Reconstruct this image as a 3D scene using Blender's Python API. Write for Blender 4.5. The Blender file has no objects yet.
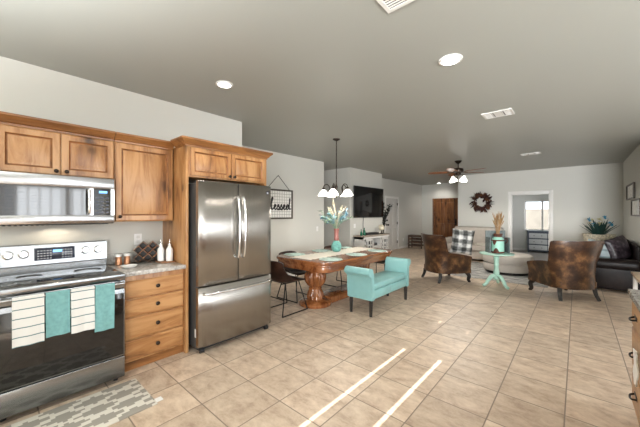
import bpy, bmesh, math, random
from mathutils import Vector, Matrix, noise
C = bpy.context.scene.collection
PI = math.pi
random.seed(7)

# ------------------------------------------------------------------ camera, world, sun, exposure
FPX = 292.0
YAW = math.atan(257/FPX)
cam = bpy.data.cameras.new('camera'); cam.sensor_width = 36.0; cam.lens = 36.0*FPX/640
cam.clip_start = 0.05
cam_o = bpy.data.objects.new('camera', cam); C.objects.link(cam_o)
cam_o.location = (0, 0, 1.43); cam_o.rotation_euler = (PI/2, 0, YAW)
bpy.context.scene.camera = cam_o

world = bpy.data.worlds.new('sky'); bpy.context.scene.world = world
world.use_nodes = True
wn = world.node_tree.nodes; wl = world.node_tree.links
bg = wn['Background']; bg.inputs['Strength'].default_value = 1.6
bg.inputs['Color'].default_value = (0.86, 0.93, 1.0, 1)

vs = bpy.context.scene.view_settings
vs.view_transform = 'Standard'; vs.look = 'None'; vs.gamma = 1.0
vs.exposure = 0.6
bpy.context.scene.cycles.use_denoising = True
bpy.context.scene.cycles.max_bounces = 8
bpy.context.scene.cycles.diffuse_bounces = 4
bpy.context.scene.cycles.sample_clamp_indirect = 4.0
bpy.context.scene.cycles.caustics_reflective = False
bpy.context.scene.cycles.caustics_refractive = False


def light(kind, name, loc, power, color=(1, 1, 1), size=0.1, size_y=None, rot=(0, 0, 0), parent=None):
    l = bpy.data.lights.new(name, kind); l.energy = power; l.color = color
    if kind == 'AREA':
        l.shape = 'RECTANGLE' if size_y else 'SQUARE'; l.size = size
        if size_y: l.size_y = size_y
    elif kind == 'SUN': l.angle = size
    else: l.shadow_soft_size = size
    o = bpy.data.objects.new(name, l); C.objects.link(o)
    o.location = loc; o.rotation_euler = rot
    if parent: o.parent = parent
    return o


# the sun stands low behind the camera and comes in through the gaps of the patio curtain
SUN_E = math.atan(0.404)
sd = Vector((0.012, math.cos(SUN_E), -math.sin(SUN_E))).normalized()
sun = light('SUN', 'sun', (0, -6, 5), 13.0, (1.0, 0.96, 0.90), 0.0008)
sun.rotation_euler = sd.to_track_quat('-Z', 'Y').to_euler()
# daylight at the kitchen window (right) and patio door (behind), plus added helper lights
light('AREA', 'daylight_kitchen_window', (3.45, 1.1, 1.55), 75, (0.93, 0.97, 1.0), 2.6, 1.3, (0, PI/2-0.35, 0))
light('AREA', 'dining_fill_light', (3.45, 3.1, 1.55), 70, (0.93, 0.97, 1.0), 1.6, 1.3, (0, PI/2-0.3, 0))  # added fill for the dining and television walls; no known window there
light('AREA', 'fridge_streak_light', (3.4, 4.675, 1.22), 14, (0.93, 0.97, 1.0), 2.1, 0.22, (0, PI/2, 0))  # added to put a vertical streak on the fridge door; no known window
light('AREA', 'daylight_patio_door', (2.0, -2.4, 1.25), 340, (0.95, 0.98, 1.0), 2.4, 2.1, (PI/2-0.06, 0, 0.14)).data.spread = math.radians(115)
light('AREA', 'bedroom_fill_light', (1.55, 12.2, 1.5), 22, (0.92, 0.96, 1.0), 1.6, 1.2, (0, PI/2, 0))  # added fill inside the bedroom; its right wall has no window

# the photographer's flash, turned up to the ceiling behind the camera
fl_o = light('SPOT', 'bounce_flash', (-1.4, -1.1, 1.65), 480, (0.95, 0.98, 1.0), 0.15, rot=(PI, 0, 0))
fl_o.data.spot_size = math.radians(150); fl_o.data.spot_blend = 0.6

# ------------------------------------------------------------------ materials
MATS = {}


def new_mat(name):
    m = bpy.data.materials.new(name); m.use_nodes = True
    b = m.node_tree.nodes['Principled BSDF']
    return m, m.node_tree.nodes, m.node_tree.links, b


def plain(name, col, rough=0.5, metal=0.0, spec=0.5, emit=None, es=0.0, var=0.0, vscale=6.0, coat=0.0, bump=0.0, bscale=60.0):
    m, n, l, b = new_mat(name)
    b.inputs['Base Color'].default_value = (*col, 1)
    b.inputs['Roughness'].default_value = rough
    b.inputs['Metallic'].default_value = metal
    b.inputs['Specular IOR Level'].default_value = spec
    b.inputs['Coat Weight'].default_value = coat
    if emit:
        b.inputs['Emission Color'].default_value = (*emit, 1); b.inputs['Emission Strength'].default_value = es
    tc = n.new('ShaderNodeTexCoord')
    if var > 0:
        t = n.new('ShaderNodeTexNoise'); t.inputs['Scale'].default_value = vscale; t.inputs['Detail'].default_value = 4
        l.new(tc.outputs['Object'], t.inputs['Vector'])
        r = n.new('ShaderNodeValToRGB')
        r.color_ramp.elements[0].position = 0.3; r.color_ramp.elements[1].position = 0.7
        r.color_ramp.elements[0].color = (*[c*(1-var) for c in col], 1)
        r.color_ramp.elements[1].color = (*[min(1, c*(1+var)) for c in col], 1)
        l.new(t.outputs['Fac'], r.inputs['Fac']); l.new(r.outputs['Color'], b.inputs['Base Color'])
    if bump > 0:
        t2 = n.new('ShaderNodeTexNoise'); t2.inputs['Scale'].default_value = bscale; t2.inputs['Detail'].default_value = 2
        l.new(tc.outputs['Object'], t2.inputs['Vector'])
        bm = n.new('ShaderNodeBump'); bm.inputs['Strength'].default_value = bump; bm.inputs['Distance'].default_value = 0.01
        l.new(t2.outputs['Fac'], bm.inputs['Height']); l.new(bm.outputs['Normal'], b.inputs['Normal'])
    MATS[name] = m
    return m


def ramp(n, stops):
    r = n.new('ShaderNodeValToRGB'); e = r.color_ramp.elements
    while len(e) < len(stops): e.new(0.5)
    for i, (p, c) in enumerate(stops):
        e[i].position = p; e[i].color = (*c, 1)
    return r


def wood(name, light_c, mid_c, dark_c, axis='Z', scale=5.0, rough=0.38, knots=True, coat=0.15, planks=None):
    m, n, l, b = new_mat(name)
    tc = n.new('ShaderNodeTexCoord'); mp = n.new('ShaderNodeMapping')
    st = {'X': (0.14, 1, 1), 'Y': (1, 0.14, 1), 'Z': (1, 1, 0.14)}[axis]
    mp.inputs['Scale'].default_value = tuple(s*scale for s in st)
    l.new(tc.outputs['Object'], mp.inputs['Vector'])
    t = n.new('ShaderNodeTexNoise'); t.inputs['Scale'].default_value = 2.2; t.inputs['Detail'].default_value = 7
    t.inputs['Roughness'].default_value = 0.62; t.inputs['Distortion'].default_value = 0.9
    l.new(mp.outputs['Vector'], t.inputs['Vector'])
    r = ramp(n, [(0.27, dark_c), (0.44, mid_c), (0.60, light_c)])
    l.new(t.outputs['Fac'], r.inputs['Fac'])
    out = r.outputs['Color']
    if knots:
        mp2 = n.new('ShaderNodeMapping')
        st2 = {'X': (0.55, 1, 1), 'Y': (1, 0.55, 1), 'Z': (1, 1, 0.55)}[axis]
        mp2.inputs['Scale'].default_value = tuple(s*7 for s in st2)
        l.new(tc.outputs['Object'], mp2.inputs['Vector'])
        nz = n.new('ShaderNodeTexNoise'); nz.inputs['Scale'].default_value = 1.5; nz.inputs['Detail'].default_value = 3
        l.new(mp2.outputs['Vector'], nz.inputs['Vector'])
        mx0 = n.new('ShaderNodeMix'); mx0.data_type = 'VECTOR'; mx0.inputs[0].default_value = 0.35
        l.new(mp2.outputs['Vector'], mx0.inputs[4]); l.new(nz.outputs['Color'], mx0.inputs[5])
        v = n.new('ShaderNodeTexVoronoi'); v.inputs['Scale'].default_value = 0.95
        l.new(mx0.outputs[1], v.inputs['Vector'])
        kr = ramp(n, [(0.0, (1, 1, 1)), (0.12, (0.75, 0.75, 0.75)), (0.21, (0.25, 0.25, 0.25)), (0.38, (0, 0, 0))])
        l.new(v.outputs['Distance'], kr.inputs['Fac'])
        mx = n.new('ShaderNodeMix'); mx.data_type = 'RGBA'
        l.new(kr.outputs['Color'], mx.inputs[0]); l.new(out, mx.inputs[6])
        mx.inputs[7].default_value = (*[c*0.35 for c in dark_c], 1)
        out = mx.outputs[2]
    if planks:
        sep = n.new('ShaderNodeSeparateXYZ'); l.new(tc.outputs['Object'], sep.inputs[0])
        ma = n.new('ShaderNodeMath'); ma.operation = 'PINGPONG'; ma.inputs[1].default_value = planks/2
        l.new(sep.outputs['X'], ma.inputs[0])
        pr = ramp(n, [(0.0, (1, 1, 1)), (0.006, (1, 1, 1)), (0.012, (0, 0, 0))])
        l.new(ma.outputs[0], pr.inputs['Fac'])
        mx = n.new('ShaderNodeMix'); mx.data_type = 'RGBA'
        l.new(pr.outputs['Color'], mx.inputs[0]); l.new(out, mx.inputs[6]); mx.inputs[7].default_value = (*[c*0.2 for c in dark_c], 1)
        out = mx.outputs[2]
    l.new(out, b.inputs['Base Color'])
    b.inputs['Roughness'].default_value = rough; b.inputs['Coat Weight'].default_value = coat
    b.inputs['Coat Roughness'].default_value = 0.2
    MATS[name] = m
    return m


def steel(name, col, rough=0.28, axis='Z', streak=0.06):
    m, n, l, b = new_mat(name)
    tc = n.new('ShaderNodeTexCoord'); mp = n.new('ShaderNodeMapping')
    mp.inputs['Scale'].default_value = {'Z': (90, 90, 1.0), 'Y': (90, 1.0, 90)}[axis]
    l.new(tc.outputs['Object'], mp.inputs['Vector'])
    t = n.new('ShaderNodeTexNoise'); t.inputs['Scale'].default_value = 2; t.inputs['Detail'].default_value = 2
    l.new(mp.outputs['Vector'], t.inputs['Vector'])
    r = ramp(n, [(0.3, [c*(1-streak) for c in col]), (0.7, [min(1, c*(1+streak)) for c in col])])
    l.new(t.outputs['Fac'], r.inputs['Fac']); l.new(r.outputs['Color'], b.inputs['Base Color'])
    b.inputs['Metallic'].default_value = 1.0; b.inputs['Roughness'].default_value = rough
    tg = n.new('ShaderNodeTangent'); tg.direction_type = 'RADIAL'; tg.axis = 'Z'
    l.new(tg.outputs[0], b.inputs['Tangent']); b.inputs['Anisotropic'].default_value = 0.75
    MATS[name] = m
    return m


def leather(name, c0, c1, c2, rough=0.35, scale=5.0, spec=0.28):
    m, n, l, b = new_mat(name)
    b.inputs['Specular IOR Level'].default_value = spec
    tc = n.new('ShaderNodeTexCoord')
    t = n.new('ShaderNodeTexNoise'); t.inputs['Scale'].default_value = scale; t.inputs['Detail'].default_value = 5
    t.inputs['Roughness'].default_value = 0.6
    l.new(tc.outputs['Object'], t.inputs['Vector'])
    r = ramp(n, [(0.36, c0), (0.52, c1), (0.68, c2)])
    l.new(t.outputs['Fac'], r.inputs['Fac']); l.new(r.outputs['Color'], b.inputs['Base Color'])
    t2 = n.new('ShaderNodeTexVoronoi'); t2.inputs['Scale'].default_value = 130
    l.new(tc.outputs['Object'], t2.inputs['Vector'])
    bm = n.new('ShaderNodeBump'); bm.inputs['Strength'].default_value = 0.12; bm.inputs['Distance'].default_value = 0.004
    l.new(t2.outputs['Distance'], bm.inputs['Height']); l.new(bm.outputs['Normal'], b.inputs['Normal'])
    b.inputs['Roughness'].default_value = rough
    MATS[name] = m
    return m


def tile_floor():
    m, n, l, b = new_mat('floor_tile')
    g = n.new('ShaderNodeNewGeometry')
    mp = n.new('ShaderNodeMapping'); mp.inputs['Location'].default_value = (0.065, -1.06, 0)
    l.new(g.outputs['Position'], mp.inputs['Vector'])
    sc = n.new('ShaderNodeVectorMath'); sc.operation = 'SCALE'; sc.inputs['Scale'].default_value = 1/0.4095
    l.new(mp.outputs['Vector'], sc.inputs[0])
    sep = n.new('ShaderNodeSeparateXYZ'); l.new(sc.outputs[0], sep.inputs[0])
    ds = []
    for ax in ('X', 'Y'):
        p = n.new('ShaderNodeMath'); p.operation = 'PINGPONG'; p.inputs[1].default_value = 0.5
        l.new(sep.outputs[ax], p.inputs[0]); ds.append(p)
    mn = n.new('ShaderNodeMath'); mn.operation = 'MINIMUM'
    l.new(ds[0].outputs[0], mn.inputs[0]); l.new(ds[1].outputs[0], mn.inputs[1])
    gr = ramp(n, [(0.0, (1, 1, 1)), (0.0065, (1, 1, 1)), (0.013, (0, 0, 0))])
    l.new(mn.outputs[0], gr.inputs['Fac'])
    fl = n.new('ShaderNodeVectorMath'); fl.operation = 'FLOOR'; l.new(sc.outputs[0], fl.inputs[0])
    wnz = n.new('ShaderNodeTexWhiteNoise'); l.new(fl.outputs[0], wnz.inputs['Vector'])
    off = n.new('ShaderNodeVectorMath'); off.operation = 'MULTIPLY_ADD'
    l.new(wnz.outputs['Color'], off.inputs[0]); off.inputs[1].default_value = (20, 20, 20); l.new(sc.outputs[0], off.inputs[2])
    st = n.new('ShaderNodeVectorMath'); st.operation = 'MULTIPLY'; st.inputs[1].default_value = (1.1, 1.7, 1)
    l.new(off.outputs[0], st.inputs[0])
    t = n.new('ShaderNodeTexNoise'); t.inputs['Scale'].default_value = 2.2; t.inputs['Detail'].default_value = 9
    t.inputs['Roughness'].default_value = 0.72; t.inputs['Distortion'].default_value = 0.25
    l.new(st.outputs[0], t.inputs['Vector'])
    r = ramp(n, [(0.30, (0.36, 0.25, 0.18)), (0.45, (0.53, 0.405, 0.30)), (0.58, (0.64, 0.51, 0.39)), (0.72, (0.72, 0.60, 0.48))])
    l.new(t.outputs['Fac'], r.inputs['Fac'])
    hv = n.new('ShaderNodeHueSaturation'); l.new(r.outputs['Color'], hv.inputs['Color'])
    mr = n.new('ShaderNodeMapRange'); mr.inputs['To Min'].default_value = 0.90; mr.inputs['To Max'].default_value = 1.08
    l.new(wnz.outputs['Value'], mr.inputs['Value']); l.new(mr.outputs[0], hv.inputs['Value'])
    mx = n.new('ShaderNodeMix'); mx.data_type = 'RGBA'
    l.new(gr.outputs['Color'], mx.inputs[0]); l.new(hv.outputs['Color'], mx.inputs[6]); mx.inputs[7].default_value = (0.22, 0.165, 0.125, 1)
    l.new(mx.outputs[2], b.inputs['Base Color'])
    rr = n.new('ShaderNodeMapRange'); rr.inputs['To Min'].default_value = 0.36; rr.inputs['To Max'].default_value = 0.55
    l.new(t.outputs['Fac'], rr.inputs['Value']); l.new(rr.outputs[0], b.inputs['Roughness'])
    bm = n.new('ShaderNodeBump'); bm.inputs['Strength'].default_value = 0.35; bm.inputs['Distance'].default_value = 0.004; bm.invert = True
    l.new(gr.outputs['Color'], bm.inputs['Height']); l.new(bm.outputs['Normal'], b.inputs['Normal'])
    MATS['floor_tile'] = m


def granite(name, c0, c1, c2):
    m, n, l, b = new_mat(name)
    tc = n.new('ShaderNodeTexCoord')
    t = n.new('ShaderNodeTexNoise'); t.inputs['Scale'].default_value = 28; t.inputs['Detail'].default_value = 8; t.inputs['Roughness'].default_value = 0.75
    l.new(tc.outputs['Object'], t.inputs['Vector'])
    r = ramp(n, [(0.32, c0), (0.5, c1), (0.66, c2)])
    l.new(t.outputs['Fac'], r.inputs['Fac']); l.new(r.outputs['Color'], b.inputs['Base Color'])
    b.inputs['Roughness'].default_value = 0.18
    MATS[name] = m


def stripes(name, base, line, axis='Z', period=0.05, frac=0.12, off=0.0):
    m, n, l, b = new_mat(name)
    tc = n.new('ShaderNodeTexCoord'); sep = n.new('ShaderNodeSeparateXYZ'); l.new(tc.outputs['Object'], sep.inputs[0])
    a = n.new('ShaderNodeMath'); a.operation = 'ADD'; a.inputs[1].default_value = off + 10*period; l.new(sep.outputs[axis], a.inputs[0])
    d = n.new('ShaderNodeMath'); d.operation = 'DIVIDE'; d.inputs[1].default_value = period; l.new(a.outputs[0], d.inputs[0])
    f = n.new('ShaderNodeMath'); f.operation = 'FRACT'; l.new(d.outputs[0], f.inputs[0])
    c = n.new('ShaderNodeMath'); c.operation = 'LESS_THAN'; c.inputs[1].default_value = frac; l.new(f.outputs[0], c.inputs[0])
    mx = n.new('ShaderNodeMix'); mx.data_type = 'RGBA'; l.new(c.outputs[0], mx.inputs[0])
    mx.inputs[6].default_value = (*base, 1); mx.inputs[7].default_value = (*line, 1)
    l.new(mx.outputs[2], b.inputs['Base Color']); b.inputs['Roughness'].default_value = 0.9
    MATS[name] = m


def trellis(name, base, line):      # the jagged lozenge weave of the kitchen mat
    m, n, l, b = new_mat(name)
    tc = n.new('ShaderNodeTexCoord')
    sn = n.new('ShaderNodeVectorMath'); sn.operation = 'SNAP'; sn.inputs[1].default_value = (0.020, 0.026, 0.05)
    l.new(tc.outputs['Object'], sn.inputs[0])
    sep = n.new('ShaderNodeSeparateXYZ'); l.new(sn.outputs[0], sep.inputs[0])
    outs = []
    for sgn in (1, -1):
        k = n.new('ShaderNodeMath'); k.operation = 'MULTIPLY_ADD'; k.inputs[1].default_value = sgn*1.0
        l.new(sep.outputs['X'], k.inputs[0])
        hy = n.new('ShaderNodeMath'); hy.operation = 'MULTIPLY'; hy.inputs[1].default_value = 0.42; l.new(sep.outputs['Y'], hy.inputs[0])
        l.new(hy.outputs[0], k.inputs[2])
        p = n.new('ShaderNodeMath'); p.operation = 'PINGPONG'; p.inputs[1].default_value = 0.075
        l.new(k.outputs[0], p.inputs[0])
        c = n.new('ShaderNodeMath'); c.operation = 'LESS_THAN'; c.inputs[1].default_value = 0.019; l.new(p.outputs[0], c.inputs[0])
        outs.append(c)
    o = n.new('ShaderNodeMath'); o.operation = 'MAXIMUM'; l.new(outs[0].outputs[0], o.inputs[0]); l.new(outs[1].outputs[0], o.inputs[1])
    mx = n.new('ShaderNodeMix'); mx.data_type = 'RGBA'; l.new(o.outputs[0], mx.inputs[0])
    mx.inputs[6].default_value = (*base, 1); mx.inputs[7].default_value = (*line, 1)
    l.new(mx.outputs[2], b.inputs['Base Color']); b.inputs['Roughness'].default_value = 0.95
    MATS[name] = m


def plaid(name):
    m, n, l, b = new_mat(name)
    tc = n.new('ShaderNodeTexCoord'); sep = n.new('ShaderNodeSeparateXYZ'); l.new(tc.outputs['Object'], sep.inputs[0])
    cs = []
    for ax in ('X', 'Z'):
        a = n.new('ShaderNodeMath'); a.operation = 'ADD'; a.inputs[1].default_value = 3.03; l.new(sep.outputs[ax], a.inputs[0])
        p = n.new('ShaderNodeMath'); p.operation = 'PINGPONG'; p.inputs[1].default_value = 0.085; l.new(a.outputs[0], p.inputs[0])
        c = n.new('ShaderNodeMapRange'); c.inputs['From Min'].default_value = 0.028; c.inputs['From Max'].default_value = 0.058
        l.new(p.outputs[0], c.inputs['Value']); cs.append(c)
    s = n.new('ShaderNodeMath'); s.operation = 'ADD'; l.new(cs[0].outputs[0], s.inputs[0]); l.new(cs[1].outputs[0], s.inputs[1])
    h = n.new('ShaderNodeMath'); h.operation = 'MULTIPLY'; h.inputs[1].default_value = 0.5; l.new(s.outputs[0], h.inputs[0])
    r = ramp(n, [(0.0, (0.02, 0.022, 0.02)), (0.5, (0.22, 0.22, 0.21)), (1.0, (0.72, 0.71, 0.68))])
    nz = n.new('ShaderNodeTexNoise'); nz.inputs['Scale'].default_value = 16; nz.inputs['Detail'].default_value = 4; l.new(tc.outputs['Object'], nz.inputs['Vector'])
    ad = n.new('ShaderNodeMath'); ad.operation = 'MULTIPLY_ADD'; ad.inputs[1].default_value = 1.1; l.new(nz.outputs['Fac'], ad.inputs[0])
    sb = n.new('ShaderNodeMath'); sb.operation = 'SUBTRACT'; sb.inputs[1].default_value = 0.58; l.new(h.outputs[0], sb.inputs[0]); l.new(sb.outputs[0], ad.inputs[2])
    l.new(ad.outputs[0], r.inputs['Fac']); l.new(r.outputs['Color'], b.inputs['Base Color']); b.inputs['Roughness'].default_value = 0.6
    MATS[name] = m


def worn_rug(name):
    m, n, l, b = new_mat(name)
    tc = n.new('ShaderNodeTexCoord'); mp = n.new('ShaderNodeMapping'); mp.inputs['Scale'].default_value = (1.2, 4.0, 1)
    l.new(tc.outputs['Object'], mp.inputs['Vector'])
    t = n.new('ShaderNodeTexNoise'); t.inputs['Scale'].default_value = 2.6; t.inputs['Detail'].default_value = 8; t.inputs['Roughness'].default_value = 0.7
    l.new(mp.outputs['Vector'], t.inputs['Vector'])
    r = ramp(n, [(0.36, (0.09, 0.09, 0.10)), (0.46, (0.27, 0.265, 0.255)), (0.56, (0.52, 0.50, 0.47)), (0.70, (0.22, 0.215, 0.215))])
    l.new(t.outputs['Fac'], r.inputs['Fac']); l.new(r.outputs['Color'], b.inputs['Base Color']); b.inputs['Roughness'].default_value = 0.95
    MATS[name] = m


plain('wall_paint', (0.62, 0.61, 0.565), 0.62, bump=0.05, bscale=90)
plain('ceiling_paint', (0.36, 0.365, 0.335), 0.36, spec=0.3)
plain('trim_white', (0.80, 0.78, 0.75), 0.4)
plain('plate_white', (0.86, 0.85, 0.83), 0.35)
plain('carpet', (0.30, 0.275, 0.255), 0.95, var=0.12, vscale=80)
wood('alder', (0.50, 0.268, 0.112), (0.36, 0.162, 0.054), (0.13, 0.045, 0.013), 'Z', 4.2)
wood('alder_side', (0.50, 0.268, 0.112), (0.36, 0.162, 0.054), (0.13, 0.045, 0.013), 'Y', 4.2)
plain('glaze', (0.24, 0.095, 0.028), 0.5, var=0.4, vscale=12)
wood('alder_dark', (0.36, 0.16, 0.05), (0.24, 0.095, 0.027), (0.11, 0.037, 0.010), 'Y', 5.0)
wood('table_wood', (0.27, 0.10, 0.034), (0.16, 0.05, 0.016), (0.055, 0.015, 0.006), 'Y', 5.0, rough=0.25, knots=False, coat=0.4)
wood('carved_wood', (0.30, 0.115, 0.038), (0.18, 0.058, 0.018), (0.055, 0.015, 0.006), 'Z', 5.0, rough=0.27, knots=False, coat=0.4)
wood('entry_wood', (0.27, 0.105, 0.03), (0.17, 0.06, 0.017), (0.07, 0.022, 0.007), 'Z', 5.0, planks=0.265)
wood('blade_wood', (0.30, 0.11, 0.035), (0.20, 0.065, 0.02), (0.10, 0.03, 0.01), 'X', 8.0, knots=False)
wood('crate_wood', (0.10, 0.06, 0.04), (0.065, 0.038, 0.026), (0.03, 0.018, 0.012), 'X', 6.0, knots=False)
wood('pale_wood', (0.62, 0.47, 0.34), (0.52, 0.38, 0.27), (0.40, 0.27, 0.18), 'Y', 6.0, knots=False)
wood('frame_wood', (0.10, 0.08, 0.065), (0.07, 0.055, 0.045), (0.035, 0.028, 0.022), 'Z', 8.0, knots=False)
steel('steel', (0.35, 0.33, 0.305), 0.27, 'Z')
steel('steel_bright', (0.40, 0.40, 0.405), 0.24, 'Y')
steel('steel_range', (0.29, 0.30, 0.31), 0.27, 'Y', 0.03)
plain('chrome', (0.82, 0.82, 0.82), 0.18, 1.0)
plain('fridge_side', (0.075, 0.073, 0.072), 0.42, 0.3)
plain('black_glass', (0.006, 0.006, 0.007), 0.05, spec=1.0)
plain('oven_glass', (0.012, 0.011, 0.011), 0.07, spec=0.6)
plain('black_plastic', (0.018, 0.018, 0.02), 0.4)
plain('display_blue', (0.02, 0.05, 0.1), 0.2, emit=(0.15, 0.45, 1.0), es=1.6)
plain('panel_navy', (0.018, 0.022, 0.04), 0.2)
plain('button_grey', (0.35, 0.37, 0.42), 0.4)
plain('black_iron', (0.012, 0.011, 0.010), 0.42, 0.5)
plain('bronze', (0.035, 0.024, 0.018), 0.35, 0.8)
granite('granite', (0.20, 0.185, 0.165), (0.43, 0.405, 0.375), (0.64, 0.61, 0.57))
tile_floor()
stripes('towel_striped', (0.68, 0.67, 0.65), (0.06, 0.15, 0.16), 'Z', 0.062, 0.10, 0.01)
plain('towel_teal', (0.175, 0.375, 0.38), 0.92, var=0.12, vscale=40, bump=0.3, bscale=220)
trellis('mat_weave', (0.33, 0.305, 0.265), (0.68, 0.64, 0.57))
plain('ceramic_white', (0.85, 0.84, 0.82), 0.22)
plain('copper', (0.48, 0.24, 0.13), 0.32, 0.8, var=0.25, vscale=50)
plain('tray_wood', (0.33, 0.15, 0.065), 0.5)
plain('teal_leather', (0.215, 0.42, 0.415), 0.42, var=0.05, vscale=7, bump=0.06, bscale=160)
plain('dark_leg', (0.012, 0.009, 0.008), 0.35)
leather('chair_leather', (0.014, 0.007, 0.005), (0.028, 0.013, 0.009), (0.05, 0.024, 0.015), 0.38, 7)
leather('club_leather', (0.022, 0.010, 0.006), (0.062, 0.028, 0.013), (0.19, 0.095, 0.04), 0.30, 6, 0.35)
leather('sofa_leather', (0.006, 0.004, 0.004), (0.010, 0.0065, 0.006), (0.018, 0.011, 0.010), 0.40, 4, 0.16)
plain('cream_fabric', (0.50, 0.445, 0.395), 0.85, var=0.06, vscale=10, bump=0.1, bscale=200)
plain('ottoman_fabric', (0.56, 0.51, 0.46), 0.8, var=0.05, vscale=8, bump=0.1, bscale=200)
plain('runner_cloth', (0.72, 0.68, 0.60), 0.95, bump=0.2, bscale=200)
plain('placemat_teal', (0.42, 0.56, 0.52), 0.85, var=0.35, vscale=14)
plain('teal_glaze', (0.14, 0.36, 0.32), 0.28, var=0.35, vscale=30)
plain('rose_glaze', (0.34, 0.13, 0.11), 0.35, var=0.2, vscale=20)
plain('mint_paint', (0.42, 0.66, 0.56), 0.5, var=0.06, vscale=12)
plain('mint_enamel', (0.36, 0.68, 0.56), 0.4, var=0.05, vscale=8)
plain('rust_brown', (0.10, 0.032, 0.018), 0.7, var=0.4, vscale=30)
plain('greyblue_wood', (0.16, 0.19, 0.19), 0.7, var=0.3, vscale=18)
plain('wheat', (0.36, 0.225, 0.11), 0.9)
plain('cream_branch', (0.52, 0.46, 0.34), 0.85)
plain('leaf_sage', (0.17, 0.26, 0.17), 0.7)
plain('leaf_blue', (0.15, 0.28, 0.36), 0.7)
plain('leaf_teal', (0.13, 0.26, 0.23), 0.7)
plain('leaf_dark', (0.02, 0.055, 0.045), 0.45)
plain('leaf_black', (0.02, 0.022, 0.018), 0.6)
plain('petal_blue', (0.05, 0.26, 0.42), 0.5)
plain('petal_yellow', (0.55, 0.50, 0.26), 0.6)
plain('wreath_red', (0.045, 0.012, 0.010), 0.7, var=0.4, vscale=20)
plain('wreath_brown', (0.12, 0.05, 0.02), 0.8, var=0.3, vscale=20)
plain('shade_glass', (0.9, 0.88, 0.84), 0.3, emit=(1.0, 0.96, 0.90), es=2.2)
plain('lamp_lens', (0.9, 0.9, 0.88), 0.3, emit=(1.0, 0.98, 0.95), es=9.0)
plain('screen_black', (0.006, 0.006, 0.007), 0.10, spec=0.5)
plain('vent_white', (0.72, 0.71, 0.68), 0.5)
plain('vent_dark', (0.09, 0.085, 0.08), 0.8)
plain('cream_shade', (0.80, 0.72, 0.55), 0.7)
plain('green_glass', (0.02, 0.16, 0.09), 0.08)
plaid('plaid_cloth')
worn_rug('worn_rug')
stripes('pillow_blue', (0.36, 0.42, 0.43), (0.20, 0.25, 0.26), 'Z', 0.14, 0.30, 0.02)
leather('pillow_leather', (0.008, 0.006, 0.007), (0.03, 0.022, 0.026), (0.10, 0.08, 0.09), 0.35, 12)
plain('basket_cream', (0.60, 0.54, 0.42), 0.9, var=0.45, vscale=30)
plain('dresser_grey', (0.075, 0.09, 0.12), 0.55)
plain('drawer_pale', (0.62, 0.63, 0.63), 0.5)
plain('sign_white', (0.78, 0.77, 0.74), 0.6)
plain('sign_grey', (0.30, 0.29, 0.28), 0.7)
plain('ink_black', (0.012, 0.012, 0.012), 0.6)
plain('console_white', (0.68, 0.67, 0.65), 0.45)
plain('console_top', (0.34, 0.29, 0.24), 0.5)
plain('shelf_dark', (0.05, 0.05, 0.05), 0.7)
plain('door_paint', (0.66, 0.64, 0.61), 0.45)
plain('outside_ground', (0.13, 0.115, 0.09), 0.95, var=0.2, vscale=1.0)
plain('outside_wall', (0.13, 0.12, 0.105), 0.95, var=0.15, vscale=1.5)
plain('picture_paper', (0.85, 0.84, 0.80), 0.7, var=0.2, vscale=14)
plain('bed_blue', (0.16, 0.32, 0.62), 0.9)
m, n, l, b = new_mat('pane_glass'); b.inputs['Transmission Weight'].default_value = 1.0; b.inputs['Roughness'].default_value = 0.0
b.inputs['IOR'].default_value = 1.01; b.inputs['Base Color'].default_value = (0.97, 0.98, 0.98, 1); MATS['pane_glass'] = m


# ------------------------------------------------------------------ mesh helpers
def root_loc(o):
    v = Vector((0, 0, 0))
    while o is not None:
        v += o.location; o = o.parent
    return v


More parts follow.
